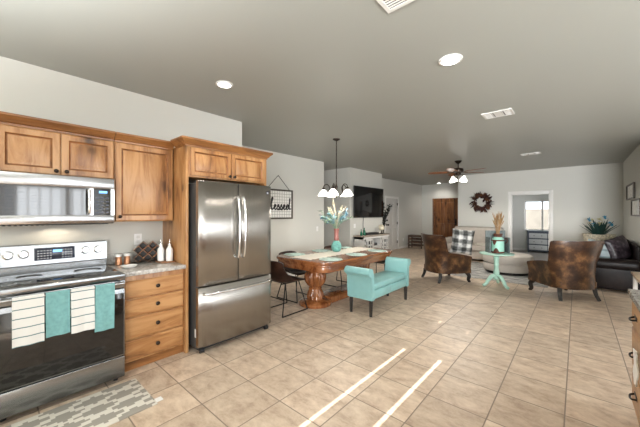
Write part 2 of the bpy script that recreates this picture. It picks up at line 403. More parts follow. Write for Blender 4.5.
class MB:
    def __init__(s): s.bm = bmesh.new()

    def add(s, b, M=None):
        if M is not None: bmesh.ops.transform(b, matrix=M, verts=b.verts)
        me = bpy.data.meshes.new('t'); b.to_mesh(me); b.free(); s.bm.from_mesh(me); bpy.data.meshes.remove(me)
        return s

    def box(s, x0, x1, y0, y1, z0, z1, bev=0.0, seg=2, M=None):
        b = bmesh.new(); bmesh.ops.create_cube(b, size=1.0)
        for v in b.verts:
            v.co = Vector(((x0+x1)/2 + v.co.x*(x1-x0), (y0+y1)/2 + v.co.y*(y1-y0), (z0+z1)/2 + v.co.z*(z1-z0)))
        if bev > 0:
            bmesh.ops.bevel(b, geom=list(b.edges), offset=min(bev, 0.49*min(abs(x1-x0), abs(y1-y0), abs(z1-z0))), segments=seg, profile=0.5, affect='EDGES')
        return s.add(b, M)

    def tube(s, pts, r, n=8, closed=False, M=None):
        pts = [Vector(p) for p in pts]; k = len(pts)
        rs = r if isinstance(r, (list, tuple)) else [r]*k
        b = bmesh.new(); rings = []; up = None
        for i, p in enumerate(pts):
            if closed: d = pts[(i+1) % k]-pts[i-1]
            else: d = pts[min(i+1, k-1)]-pts[max(i-1, 0)]
            d.normalize()
            if up is None:
                up = Vector((0, 0, 1)) if abs(d.z) < 0.9 else Vector((1, 0, 0))
            a = d.cross(up)
            if a.length < 1e-5: a = d.cross(Vector((0, 1, 0.1)))
            a.normalize(); up = a.cross(d).normalized()
            rings.append([b.verts.new(p + (a*math.cos(2*PI*j/n) + up*math.sin(2*PI*j/n))*rs[i]) for j in range(n)])
        for i in range(k if closed else k-1):
            A = rings[i]; B = rings[(i+1) % k]
            for j in range(n): b.faces.new((A[j], A[(j+1) % n], B[(j+1) % n], B[j]))
        if not closed:
            b.faces.new(rings[0][::-1]); b.faces.new(rings[-1])
        bmesh.ops.recalc_face_normals(b, faces=b.faces)
        return s.add(b, M)

    def lathe(s, prof, n=24, M=None, flute=None, cap=True):
        b = bmesh.new(); rings = []
        for (r, z) in prof:
            ring = []
            for j in range(n):
                a = 2*PI*j/n; rr = r
                if flute: rr = r*(1 + flute(z)*math.cos(a*flute.k)) if hasattr(flute, 'k') else r
                ring.append(b.verts.new((rr*math.cos(a), rr*math.sin(a), z)))
            rings.append(ring)
        for A, B in zip(rings, rings[1:]):
            for j in range(n): b.faces.new((A[j], A[(j+1) % n], B[(j+1) % n], B[j]))
        if cap: b.faces.new(rings[0][::-1]); b.faces.new(rings[-1])
        bmesh.ops.recalc_face_normals(b, faces=b.faces)
        return s.add(b, M)

    def poly(s, pts, z0, z1, bev=0.0, seg=2, M=None):      # an outline in xy, raised from z0 to z1
        b = bmesh.new()
        f = b.faces.new([b.verts.new((x, y, z0)) for x, y in pts])
        r = bmesh.ops.extrude_face_region(b, geom=[f])
        for v in r['geom']:
            if isinstance(v, bmesh.types.BMVert): v.co.z = z1
        bmesh.ops.recalc_face_normals(b, faces=b.faces)
        if bev > 0:
            es = [e for e in b.edges if abs(e.verts[0].co.z-e.verts[1].co.z) < 1e-6]
            bmesh.ops.bevel(b, geom=es, offset=bev, segments=seg, profile=0.5, affect='EDGES')
        return s.add(b, M)

    def grid(s, rows, closed_u=False, closed_v=False, cap=False, M=None):      # rows of points skinned with quads
        b = bmesh.new(); V = [[b.verts.new(p) for p in r] for r in rows]
        nu = len(V); nv = len(V[0])
        for i in range(nu if closed_u else nu-1):
            for j in range(nv if closed_v else nv-1):
                b.faces.new((V[i][j], V[i][(j+1) % nv], V[(i+1) % nu][(j+1) % nv], V[(i+1) % nu][j]))
        if cap:
            b.faces.new(V[0][::-1]); b.faces.new(V[-1])
        bmesh.ops.recalc_face_normals(b, faces=b.faces)
        return s.add(b, M)

    def sheet(s, rows, t, M=None):                          # a skin with thickness t
        b = bmesh.new(); V = [[b.verts.new(p) for p in r] for r in rows]
        for i in range(len(V)-1):
            for j in range(len(V[0])-1):
                b.faces.new((V[i][j], V[i][j+1], V[i+1][j+1], V[i+1][j]))
        b.normal_update()
        bmesh.ops.solidify(b, geom=list(b.faces), thickness=t)
        bmesh.ops.recalc_face_normals(b, faces=b.faces)
        return s.add(b, M)

    def ball(s, c, rx, ry, rz, n=20, m=12, M=None, power=1.0):
        b = bmesh.new(); bmesh.ops.create_uvsphere(b, u_segments=n, v_segments=m, radius=1.0)
        for v in b.verts:
            if power != 1.0:
                v.co = Vector([math.copysign(abs(q)**power, q) for q in v.co])
            v.co = Vector((c[0]+v.co.x*rx, c[1]+v.co.y*ry, c[2]+v.co.z*rz))
        return s.add(b, M)

    def loft(s, rects):                                     # nested rectangles [(x, y0, y1, z0, z1)] facing +x
        rows = [[(x, y0, z0), (x, y1, z0), (x, y1, z1), (x, y0, z1)] for x, y0, y1, z0, z1 in rects]
        return s.grid(rows, closed_v=True, cap=True)

    def leaf(s, base, d, L, w, fold=0.25, droop=0.0, n=4, t=0.003):
        d = Vector(d).normalized(); base = Vector(base)
        side = d.cross(Vector((0, 0, 1)))
        if side.length < 0.05: side = Vector((1, 0, 0))
        side.normalize(); nor = side.cross(d).normalized()
        rows = []
        for i in range(n+1):
            u = i/n; ww = w*math.sin(PI*(0.08+0.92*u)**0.8)*0.5 if u < 1 else w*0.02
            p = base + d*L*u + Vector((0, 0, -droop*u*u*L))
            rows.append([p - side*ww + nor*fold*ww, p, p + side*ww + nor*fold*ww])
        return s.sheet(rows, t)

    def build(s, name, mat, parent=None, world=True, loc=None, angle=40, kind=None):
        me = bpy.data.meshes.new(name)
        off = Vector((0, 0, 0))
        if parent is not None and world: off = root_loc(parent)
        if loc is not None and world: off = Vector(loc)
        if off.length: bmesh.ops.translate(s.bm, vec=-off, verts=s.bm.verts)
        s.bm.to_mesh(me); s.bm.free()
        for p in me.polygons: p.use_smooth = True
        me.set_sharp_from_angle(angle=math.radians(angle))
        me.materials.append(MATS[mat] if isinstance(mat, str) else mat)
        o = bpy.data.objects.new(name, me); C.objects.link(o)
        if parent is not None: o.parent = parent
        if loc is not None: o.location = loc
        if kind: o['kind'] = kind
        return o


def thing(name, label, cat, loc=(0, 0, 0), rotz=0.0, group=None):
    o = bpy.data.objects.new(name, None); C.objects.link(o)
    o.empty_display_size = 0.1
    o.location = loc; o.rotation_euler = (0, 0, rotz); o['label'] = label; o['category'] = cat
    if group: o['group'] = group
    return o


def tag(o, label, cat, group=None):
    o['label'] = label; o['category'] = cat
    if group: o['group'] = group
    return o


def dup(root, loc, rotz, label, group=None):
    r = root.copy(); C.objects.link(r); r.location = loc; r.rotation_euler = (0, 0, rotz); r['label'] = label
    if group: r['group'] = group
    for ch in list(root.children):
        c = ch.copy(); C.objects.link(c); c.parent = r
        for g in list(ch.children):
            d = g.copy(); C.objects.link(d); d.parent = c
    return r


def struct(name, mb, mat, parent=None):
    o = mb.build(name, mat, parent)
    if parent is None: o['kind'] = 'structure'
    return o


def sbox(name, mat, *a, **k):
    return struct(name, MB().box(*a, **k), mat)


def spline(pts, n=8):
    P = [Vector(p) for p in pts]; out = []
    for i in range(len(P)-1):
        p0 = P[max(i-1, 0)]; p1 = P[i]; p2 = P[i+1]; p3 = P[min(i+2, len(P)-1)]
        for k in range(n):
            t = k/n
            out.append(0.5*((2*p1)+(-p0+p2)*t+(2*p0-5*p1+4*p2-p3)*t*t+(-p0+3*p1-3*p2+p3)*t**3))
    out.append(P[-1]); return out


# ------------------------------------------------------------------ the room
H = 2.74
XK = -3.60      # kitchen wall
XD = -4.83      # dining and television wall
XE = -5.40      # entry wall
YF = 10.77      # far wall
YE = 13.30      # entry end wall
XR = 0.89       # right wall of the living room
XQ = 3.20       # right wall of the kitchen
YB = -2.00      # wall behind
T = 0.12
sbox('floor', 'floor_tile', -7.2, XQ+T, YB-T, YE+T, -0.1, 0.0)
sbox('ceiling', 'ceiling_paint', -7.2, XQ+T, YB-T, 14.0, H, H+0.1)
sbox('wall_kitchen', 'wall_paint', XK-T, XK, YB-T, 2.40, 0, H)
sbox('wall_jog', 'wall_paint', XD-T, XK-T, 2.40-T, 2.40, 0, H)
sbox('wall_dining', 'wall_paint', XD-T, XD, 2.40, 5.64, 0, H)
sbox('wall_hall_near', 'wall_paint', -7.2, XD-T, 5.64-T, 5.64, 0, H)
sbox('wall_hall_end', 'wall_paint', -7.2-T, -7.2, 5.64-T, 6.90, 0, H)
sbox('wall_hall_far', 'wall_paint', -7.2, XE-T, 6.78, 6.90, 0, H)
sbox('wall_television', 'wall_paint', XE-T, XD, 6.78, 8.59, 0, H)
mb = MB(); mb.box(XE-T, XE, 8.59, 9.88, 0, H); mb.box(XE-T, XE, 9.88, 10.84, 2.02, H); mb.box(XE-T, XE, 10.84, YE, 0, H)
struct('wall_entry_side', mb, 'wall_paint')
mb = MB(); mb.box(XE-T, -4.87, YE, YE+T, 0, H); mb.box(-4.87, -3.83, YE, YE+T, 2.06, H); mb.box(-3.83, -3.0, YE, YE+T, 0, H)
struct('wall_entry', mb, 'wall_paint')
sbox('wall_entry_return', 'wall_paint', -3.10, -3.10+T, YF+T, YE, 0, H)
D0, D1, DH = -1.54, -0.60, 2.02     # bedroom doorway
mb = MB(); mb.box(-3.10, D0, YF, YF+T, 0, H); mb.box(D0, D1, YF, YF+T, DH, H); mb.box(D1, XR+T, YF, YF+T, 0, H)
struct('wall_far', mb, 'wall_paint')
sbox('wall_right', 'wall_paint', XR, XR+T, 7.20, YF, 0, H)
sbox('wall_right_jog', 'wall_paint', XR+T, XQ+T, 7.20, 7.20+T, 0, H)
# kitchen window on the right; farther window and slit are added for light
mb = MB(); W0, W1 = 0.1, 2.1
mb.box(XQ, XQ+T, YB-T, W0, 0, H); mb.box(XQ, XQ+T, W0, W1, 0, 0.95); mb.box(XQ, XQ+T, W0, W1, 2.1, H); mb.box(XQ, XQ+T, W1, 2.3, 0, H); mb.box(XQ, XQ+T, 2.3, 3.9, 0, 0.95); mb.box(XQ, XQ+T, 2.3, 3.9, 2.1, H); mb.box(XQ, XQ+T, 3.9, 4.55, 0, H); mb.box(XQ, XQ+T, 4.55, 4.80, 0, 0.15); mb.box(XQ, XQ+T, 4.55, 4.80, 2.3, H); mb.box(XQ, XQ+T, 4.80, 7.2, 0, H)
struct('wall_kitchen_right', mb, 'wall_paint')
mb = MB()
mb.box(XQ+0.02, XQ+0.08, W0, W0+0.05, 0.95, 2.1); mb.box(XQ+0.02, XQ+0.08, W1-0.05, W1, 0.95, 2.1)
mb.box(XQ+0.02, XQ+0.08, W0, W1, 0.95, 1.0); mb.box(XQ+0.02, XQ+0.08, W0, W1, 2.05, 2.1)
mb.box(XQ+0.01, XQ+0.09, 1.27, 1.37, 0.95, 2.1)
for i in range(14): mb.box(XQ+0.03, XQ+0.05, W0+0.05, W1-0.05, 1.02+i*0.075, 1.045+i*0.075)
for i in range(9): mb.box(XQ+0.035, XQ+0.045, W0+0.2*i+0.1, W0+0.2*i+0.125, 1.0, 2.05)
struct('window_1', mb, 'trim_white')
mb = MB()
for a in (2.3, 3.07, 3.85): mb.box(XQ+0.02, XQ+0.08, a, a+0.05, 0.95, 2.1)
mb.box(XQ+0.02, XQ+0.08, 2.3, 3.9, 0.95, 1.0); mb.box(XQ+0.02, XQ+0.08, 2.3, 3.9, 2.05, 2.1)
struct('window_added', mb, 'trim_white')  # made-up window frame in front of the added dining fill
sbox('sun_block_wall', 'outside_wall', -0.8, 6.0, -5.2, -5.0, -0.1, 4.2)  # unseen wall added to keep the sun out of the patio opening
# wall behind the camera: patio door, and a curtained door whose panels leave two gaps
mb = MB()
G = [(-1.448, -1.414), (-1.078, -1.044)]
mb.box(XK, G[0][0], YB-T, YB, 0, H); mb.box(G[0][1], G[1][0], YB-T, YB, 0, H); mb.box(G[1][1], 0.8, YB-T, YB, 0, H)
for g in G:
    zs = 2.03 if g is G[0] else 2.03
    mb.box(g[0], g[1], YB-T, YB, zs, zs+(0.345 if g is G[0] else 0.29)); mb.box(g[0], g[1], YB-T, YB, zs+0.435 if g is G[0] else zs+0.38, H)
mb.box(0.8, 3.2, YB-T, YB, 2.3, H); mb.box(3.2, XQ+T, YB-T, YB, 0, H)
struct('wall_back', mb, 'wall_paint')
mb = MB(); mb.box(0.8, 0.88, YB-T, YB-0.02, 0, 2.3); mb.box(3.12, 3.2, YB-T, YB-0.02, 0, 2.3); mb.box(1.96, 2.04, YB-T, YB-0.02, 0, 2.3); mb.box(0.8, 3.2, YB-T, YB-0.02, 2.22, 2.3)
struct('window_2', mb, 'trim_white')
# bedroom beyond the doorway
BX0, BX1, BY = -3.0, 1.6, 13.55
sbox('floor_bedroom', 'carpet', -2.96, BX1, YF+0.02, BY, 0.0, 0.012)
mb = MB(); mb.box(BX0, -1.52, BY, BY+T, 0, H); mb.box(-1.52, -0.40, BY, BY+T, 0, 0.78); mb.box(-1.52, -0.40, BY, BY+T, 1.92, H); mb.box(-0.40, BX1, BY, BY+T, 0, H)
struct('wall_bedroom', mb, 'wall_paint')
sbox('wall_bedroom_right', 'wall_paint', BX1, BX1+T, YF+T, BY+T, 0, H)
mb = MB()
for a in ((-1.52, -1.47), (-0.99, -0.94), (-0.45, -0.40)): mb.box(a[0], a[1], BY+0.03, BY+0.09, 0.78, 1.92)
mb.box(-1.52, -0.4, BY+0.03, BY+0.09, 0.78, 0.83); mb.box(-1.52, -0.4, BY+0.03, BY+0.09, 1.87, 1.92)
wf = struct('window_3', mb, 'trim_white')
MB().box(-1.47, -0.45, BY+0.055, BY+0.062, 0.83, 1.87).build('pane', 'pane_glass', wf)
sbox('baseboard_bedroom', 'trim_white', -2.98, BX1, BY-0.015, BY, 0.012, 0.10)
sbox('ground_outside', 'outside_ground', -20, 20, BY+0.6, 40, -0.3, -0.1)
tag(MB().box(-9, 9, 22, 22.3, -0.1, 1.7).build('block_wall', 'outside_wall'), 'pale block garden wall seen through the bedroom window', 'wall')
# doorway casing, baseboards
mb = MB()
for s0 in (YF-0.02, ):
    mb.box(D0-0.085, D0, s0, YF, 0, DH+0.09, 0.004); mb.box(D1, D1+0.085, s0, YF, 0, DH+0.09, 0.004); mb.box(D0, D1, s0, YF, DH, DH+0.09, 0.004)
mb.box(D0, D0+0.02, YF, YF+T, 0, DH); mb.box(D1-0.02, D1, YF, YF+T, 0, DH); mb.box(D0, D1, YF, YF+T, DH-0.02, DH)
struct('trim_1', mb, 'trim_white')
BBH = 0.09
sbox('baseboard_far', 'trim_white', -3.10, D0-0.085, YF-0.015, YF, 0, BBH)
sbox('baseboard_far_right', 'trim_white', D1+0.085, XR, YF-0.015, YF, 0, BBH)
sbox('baseboard_entry_side', 'trim_white', XE, XE+0.015, 10.93, YE, 0, BBH)
sbox('baseboard_dining', 'trim_white', XD, XD+0.015, 2.40, 5.64, 0, BBH)
sbox('baseboard_television', 'trim_white', XD, XD+0.015, 6.78, 8.59, 0, BBH)
sbox('baseboard_television_return', 'trim_white', XE+0.02, XD, 8.59, 8.605, 0, BBH)
sbox('baseboard_right', 'trim_white', XR-0.015, XR, 7.2, YF-0.015, 0, BBH)
# white side door of the entry
mb = MB(); mb.box(XE-0.05, XE-0.01, 9.88, 10.84, 0.005, 2.02)
for (a, bb) in ((9.98, 10.32), (10.40, 10.74)):
    mb.box(XE-0.012, XE-0.004, a, bb, 0.2, 0.85, 0.004); mb.box(XE-0.012, XE-0.004, a, bb, 1.0, 1.9, 0.004)
dr = struct('door_1', mb, 'door_paint')
mb = MB(); mb.box(XE-0.02, XE+0.02, 9.80, 9.88, 0, 2.10, 0.004); mb.box(XE-0.02, XE+0.02, 10.84, 10.92, 0, 2.10, 0.004); mb.box(XE-0.02, XE+0.02, 9.88, 10.84, 2.02, 2.10, 0.004)
struct('trim_2', mb, 'trim_white')
for z in (0.3, 1.05, 1.8): MB().box(XE-0.01, XE+0.012, 10.80, 10.835, z-0.05, z+0.05).build('hinge', 'bronze', dr)
mb = MB(); mb.tube([(XE-0.01, 9.96, 1.0), (XE+0.05, 9.96, 1.0)], 0.014); mb.ball((XE+0.065, 9.96, 1.0), 0.03, 0.035, 0.035); mb.tube([(XE-0.01, 9.96, 1.0), (XE+0.004, 9.96, 1.0)], 0.04, 14)
mb.build('door_knob', 'black_iron', dr)
MB().tube([(XE-0.01, 9.96, 1.17), (XE+0.03, 9.96, 1.17)], 0.035, 14).build('deadbolt', 'black_iron', dr)
# timber front door
mb = MB(); mb.box(-4.87, -3.83, YE+0.02, YE+0.07, 0.005, 2.06)
for (a, bb) in ((-4.74, -4.40), (-4.30, -3.96)):
    mb.box(a, bb, YE+0.008, YE+0.03, 0.25, 1.0, 0.01); mb.box(a, bb, YE+0.008, YE+0.03, 1.12, 1.92, 0.01)
fd = struct('door_2', mb, 'entry_wood')
mb = MB(); mb.box(-4.91, -4.87, YE-0.01, YE+0.02, 0, 2.10); mb.box(-3.83, -3.79, YE-0.01, YE+0.02, 0, 2.10); mb.box(-4.87, -3.83, YE-0.01, YE+0.02, 2.06, 2.10)
mb.build('door_frame', 'entry_wood', fd)
mb = MB(); mb.box(-3.95, -3.89, YE-0.005, YE+0.02, 0.92, 1.20, 0.01); mb.tube([(-3.92, YE, 0.98), (-3.92, YE-0.06, 0.98), (-3.92, YE-0.06, 1.10), (-3.92, YE, 1.16)], 0.011)
mb.build('door_handle', 'black_iron', fd)

# ------------------------------------------------------------------ kitchen run
def raised(parent, name, y0, y1, z0, z1, x, mat='alder', frame=0.058, t=0.02):
    ox = lambda o: x - root_loc(parent).x
    r = []
    def q(i, d): r.append((x+d, y0+i, y1-i, z0+i, z1-i))
    q(0, 0); q(0, t-0.003); q(0.004, t); q(frame-0.010, t); q(frame-0.004, t-0.006); q(frame, t-0.012); q(frame+0.006, t-0.012); q(frame+0.034, t-0.002); q(frame+0.038, t-0.001)
    o = MB().loft(r).build(name, mat, parent, angle=25)
    o.data.materials.append(MATS['glaze'])
    for p in o.data.polygons:            # the dark glaze rubbed into the groove around the raised panel
        xs = [o.data.vertices[i].co.x for i in p.vertices]; c = p.center
        yy = [o.data.vertices[i].co.y for i in p.vertices]
        if len(p.vertices) == 4 and max(xs)-min(xs) < 0.0071 and max(xs)-ox(o) < t-0.004 and max(xs)-ox(o) > 0.003 or (len(p.vertices) == 4 and abs(max(xs)-ox(o)-t) < 1e-5 and abs(min(xs)-ox(o)-(t-0.006)) < 1e-5):
            p.material_index = 1
    return o


def knob(parent, x, y, z, mat='bronze', r=0.015):
    mb = MB(); M = Matrix.Translation((x, y, z)) @ Matrix.Rotation(PI/2, 4, 'Y')
    mb.lathe([(r*0.7, 0), (r*0.45, 0.006), (r*0.45, 0.014), (r*1.05, 0.018), (r*1.1, 0.024), (r*0.6, 0.03)], 14, M)
    return mb.build('knob', mat, parent)


def crown(parent, segs, z0):
    """segs: list of outline corners (x, y) followed by the moulding, outward is to the right of travel"""
    prof = [(-0.01, 0.0), (0.008, 0.0), (0.010, 0.014), (0.022, 0.022), (0.034, 0.042), (0.056, 0.060), (0.060, 0.066), (0.060, 0.082), (-0.01, 0.082)]
    P = [Vector((a, b, 0)) for a, b in segs]; rows = []
    for i, p in enumerate(P):
        ds = []
        if i > 0: ds.append((P[i]-P[i-1]).normalized())
        if i < len(P)-1: ds.append((P[i+1]-P[i]).normalized())
        ns = [Vector((d.y, -d.x, 0)) for d in ds]
        nn = sum(ns, Vector((0, 0, 0))); nn.normalize(); k = 1/max(0.4, nn.dot(ns[0]))
        rows.append([p + nn*k*o + Vector((0, 0, z0+z)) for o, z in prof])
    return MB().grid(rows, closed_v=True, cap=True).build('crown_moulding', 'alder_dark', parent, angle=25)


XU = XK+0.003
# cabinet over the microwave
cb = thing('wall_cabinet', 'wide knotty alder upper cabinet with two short doors above the microwave', 'cabinet', (XU, 0.41, 1.75))
MB().box(XU, -3.30, 0.03, 0.788, 1.75, 2.14, 0.002).build('body', 'alder', cb)
d = raised(cb, 'door', 0.035, 0.402, 1.757, 2.105, -3.30); knob(d, -3.28, 0.375, 1.785)
d = raised(cb, 'door', 0.410, 0.782, 1.757, 2.105, -3.30); knob(d, -3.28, 0.442, 1.785)
crown(cb, [(-3.30, 0.03), (-3.30, 0.788)], 2.115)
# tall cabinet
cb = thing('wall_cabinet', 'tall single-door knotty alder upper cabinet above the wine rack', 'cabinet', (XU, 1.06, 1.37))
MB().box(XU, -3.30, 0.792, 1.326, 1.352, 2.14, 0.002).build('body', 'alder', cb)
d = raised(cb, 'door', 0.797, 1.318, 1.362, 2.105, -3.30); knob(d, -3.28, 0.828, 1.40)
crown(cb, [(-3.30, 0.792), (-3.30, 1.326)], 2.115)
# fridge surround: two tall panels, cabinet on top
cb = thing('refrigerator_cabinet', 'deep knotty alder cabinet with two doors and side panel around the refrigerator', 'cabinet', (XU, 1.85, 0))
MB().box(XU, -3.0, 1.332, 1.362, 0.0, 2.14, 0.002).build('side_panel', 'alder', cb)
MB().box(XU, -3.0, 2.336, 2.366, 0.0, 2.14, 0.002).build('side_panel', 'alder', cb)
MB().box(XU, -3.0, 1.362, 2.336, 1.81, 2.14, 0.002).build('body', 'alder', cb)
d = raised(cb, 'door', 1.375, 1.842, 1.825, 2.115, -3.0, frame=0.05); knob(d, -2.98, 1.818, 1.85)
d = raised(cb, 'door', 1.856, 2.325, 1.825, 2.115, -3.0, frame=0.05); knob(d, -2.98, 1.880, 1.85)
crown(cb, [(-3.225, 1.332), (-3.0, 1.332), (-3.0, 2.366), (XK+0.02, 2.366)], 2.125)

# microwave
mw = thing('microwave', 'stainless over-the-range microwave with black window and vertical handle', 'microwave', (XU, 0.41, 1.335))
MB().box(XU, -3.235, 0.016, 0.770, 1.338, 1.746, 0.004).build('body', 'black_plastic', mw)
mb = MB(); X0, X1 = -3.234, -3.205
mb.box(X0, X1, 0.016, 0.770, 1.652, 1.746, 0.004); mb.box(X0, X1, 0.016, 0.770, 1.345, 1.415, 0.004)
mb.box(X0, X1, 0.742, 0.770, 1.415, 1.652); mb.box(X0, X1, 0.585, 0.615, 1.415, 1.652); mb.box(X0, X1, 0.016, 0.034, 1.415, 1.652)
mb.build('door_frame', 'steel_bright', mw)
MB().box(X0, X1-0.003, 0.034, 0.585, 1.415, 1.652).build('window', 'black_glass', mw)
cp = MB().box(X0, X1-0.003, 0.615, 0.742, 1.415, 1.652).build('control_panel', 'black_glass', mw)
mb = MB()
for r in range(5):
    for c in range(3): mb.box(X1-0.004, X1-0.0022, 0.630+c*0.037, 0.654+c*0.037, 1.435+r*0.032, 1.447+r*0.032)
mb.build('buttons', 'panel_navy', cp)
MB().box(X1-0.004, X1-0.002, 0.655, 0.715, 1.612, 1.632).build('display', 'display_blue', cp)
mb = MB(); mb.tube(spline([(X1, 0.578, 1.635), (X1+0.03, 0.578, 1.628), (X1+0.04, 0.578, 1.54), (X1+0.03, 0.578, 1.44), (X1, 0.578, 1.432)], 6), 0.012, 10)
mb.build('handle', 'chrome', mw)
mb = MB()
for i in range(22): mb.box(-3.5, -3.26, 0.07+i*0.031, 0.085+i*0.031, 1.332, 1.339)
mb.build('vent_grille', 'black_plastic', mw)
lo = light('SPOT', 'cooktop_lamp', (0.15, 0.0, -0.012), 1.6, (1, 0.86, 0.66), 0.03, parent=mw); lo.data.spot_size = math.radians(160)

# range
rg = thing('range', 'stainless electric range with black oven door and towels on its handle', 'stove', (-3.25, 0.41, 0))
RY0, RY1 = 0.016, 0.774
MB().box(-3.57, -2.935, RY0, RY1, 0.03, 0.895, 0.003).build('body', 'black_plastic', rg)
MB().box(-3.50, -2.915, RY0, RY1, 0.896, 0.918, 0.003).build('cooktop', 'black_glass', rg)
mb = MB(); mb.box(-2.918, -2.885, RY0, RY1, 0.868, 0.919, 0.006); mb.box(-2.935, -2.90, RY0, RY1, 0.800, 0.862, 0.003)
mb.build('front_trim', 'steel_range', rg)
# back panel, slightly tilted
mb = MB(); rows = []
for y in (RY0, RY1): rows.append([(-3.575, y, 0.90), (-3.505, y, 0.90), (-3.505, y, 0.985), (-3.485, y, 0.99), (-3.50, y, 1.155), (-3.53, y, 1.162), (-3.575, y, 1.162)])
mb.grid(rows, closed_v=True, cap=True); bk = mb.build('backguard', 'steel_range', rg, angle=20)
MB().box(-3.51, -3.483, RY0+0.004, RY1-0.004, 0.982, 0.990).build('vent_slot', 'black_plastic', bk)
TB = Matrix.Rotation(-0.09, 4, 'Y')
def onback(y, z, dx=0.0): return Matrix.Translation((-3.485 - (z-0.99)*0.091 + dx, y, z)) @ TB
MB().box(-0.004, 0.003, -0.135, 0.135, -0.052, 0.055, 0.003, M=onback(0.395, 1.075)).build('control_panel', 'panel_navy', bk)
MB().box(0.003, 0.0045, -0.03, 0.03, 0.012, 0.034, M=onback(0.41, 1.075)).build('display', 'display_blue', bk)
for cols in (range(5), range(8, 12)):
    mb = MB()
    for r in range(4):
        for c in cols: mb.box(0.003, 0.0045, -0.006, 0.006, -0.004, 0.004, M=onback(0.285+c*0.02, 1.038+r*0.022))
    mb.build('keypad', 'button_grey', bk)
for y in (0.105, 0.195, 0.605, 0.70):
    mb = MB(); M = onback(y, 1.085, -0.003) @ Matrix.Rotation(PI/2, 4, 'Y')
    mb.lathe([(0.036, 0), (0.036, 0.006), (0.030, 0.008), (0.027, 0.030), (0.023, 0.034)], 20, M)
    mb.box(-0.003, 0.003, -0.026, 0.026, 0.03, 0.040, 0.002, M=M)
    mb.build('knob', 'chrome', bk)
# burners
for (x, y, r) in ((-3.08, 0.23, 0.105), (-3.08, 0.60, 0.085), (-3.34, 0.22, 0.08), (-3.34, 0.60, 0.10)):
    MB().tube([(x+r*math.cos(a*PI/20), y+r*math.sin(a*PI/20), 0.9182) for a in range(40)], 0.0008, 5, True).build('burner_ring', 'fridge_side', rg)
od = MB().box(-2.935, -2.898, RY0+0.003, RY1-0.003, 0.225, 0.792, 0.004).build('oven_door', 'steel_range', rg)
MB().box(-2.90, -2.895, RY0+0.012, RY1-0.012, 0.235, 0.755, 0.002).build('oven_window', 'oven_glass', od)
mb = MB(); mb.tube([(-2.84, RY0+0.02, 0.848), (-2.84, RY1-0.02, 0.848)], 0.0125, 12)
for y in (RY0+0.05, RY1-0.05): mb.box(-2.90, -2.835, y-0.012, y+0.012, 0.836, 0.860, 0.004)
mb.build('handle', 'steel_bright', rg)
MB().box(-2.935, -2.897, RY0+0.003, RY1-0.003, 0.045, 0.218, 0.006).build('warming_drawer', 'steel_range', rg)
for y in (RY0+0.05, RY1-0.05):
    MB().tube([(-2.98, y, 0), (-2.98, y, 0.04)], 0.018, 10).build('foot', 'black_plastic', rg)

# towels over the oven handle
def towel(name, mat, y0, y1, drop, label, tilt=0.0):
    rows = []; w = y1-y0
    prof = [(-2.822, 0.848-drop)]
    for k in range(1, 11): prof.append((-2.822-0.0005*k, 0.848-drop+drop*k/10))
    for k in range(1, 8):
        a = PI*k/7; prof.append((-2.84+0.0165*math.cos(a), 0.848+0.0165*math.sin(a)))
    for k in range(1, 5): prof.append((-2.8575-0.001*k, 0.848-0.05*k))
    for i, (x, z) in enumerate(prof):
        row = []
        for j in range(9):
            u = j/8; amp = 0.006*max(0, 1-i/10)
            row.append((x+amp*(1+math.sin(u*9+y0*30)), y0+w*u + tilt*max(0, 1-i/10), z))
        rows.append(row)
    o = MB().sheet(rows, 0.004).build(name, mat, loc=(-2.84, (y0+y1)/2, 0.848))
    return tag(o, label, 'towel', 'kitchen towels on the oven handle')
towel('towel', 'towel_striped', 0.105, 0.262, 0.318, 'white towel with thin stripes, leftmost of four on the oven handle')
towel('towel', 'towel_teal', 0.270, 0.402, 0.298, 'plain teal towel hanging between the two striped towels')
towel('towel', 'towel_striped', 0.408, 0.548, 0.312, 'white striped towel hanging between the two teal towels')
towel('towel', 'towel_teal', 0.556, 0.682, 0.345, 'plain teal towel hanging rightmost on the oven handle, nearest the drawers', -0.008)

# drawer base cabinet and its worktop
bc = thing('base_cabinet', 'knotty alder base cabinet with a stack of four drawers beside the range', 'cabinet', (-3.3, 1.06, 0))
mb = MB(); mb.box(XU, -3.025, 0.782, 1.328, 0.09, 0.868, 0.002)
mb.build('body', 'alder', bc)
MB().box(XU, -3.06, 0.782, 1.328, 0.0, 0.09).build('toe_kick', 'alder_dark', bc)
for z0, z1 in ((0.105, 0.285), (0.297, 0.485), (0.497, 0.650), (0.662, 0.822)):
    r = []
    def q(i, dd): r.append((-3.025+dd, 0.795+i, 1.314-i, z0+i, z1-i))
    q(0, 0); q(0, 0.012); q(0.004, 0.017); q(0.010, 0.020); q(0.012, 0.020)
    dw = MB().loft(r).build('drawer', 'alder_side', bc, angle=25)
    knob(dw, -3.005, 1.065, (z0+z1)/2+0.005, r=0.017)
ct = thing('countertop', 'short grey stone worktop with upstand between range and refrigerator', 'countertop', (-3.3, 1.06, 0.869))
MB().box(XU, -2.985, 0.779, 1.330, 0.870, 0.910, 0.005).build('slab', 'granite', ct)
MB().box(XU, XU+0.02, 0.779, 1.330, 0.911, 1.015, 0.003).build('upstand', 'granite', ct)

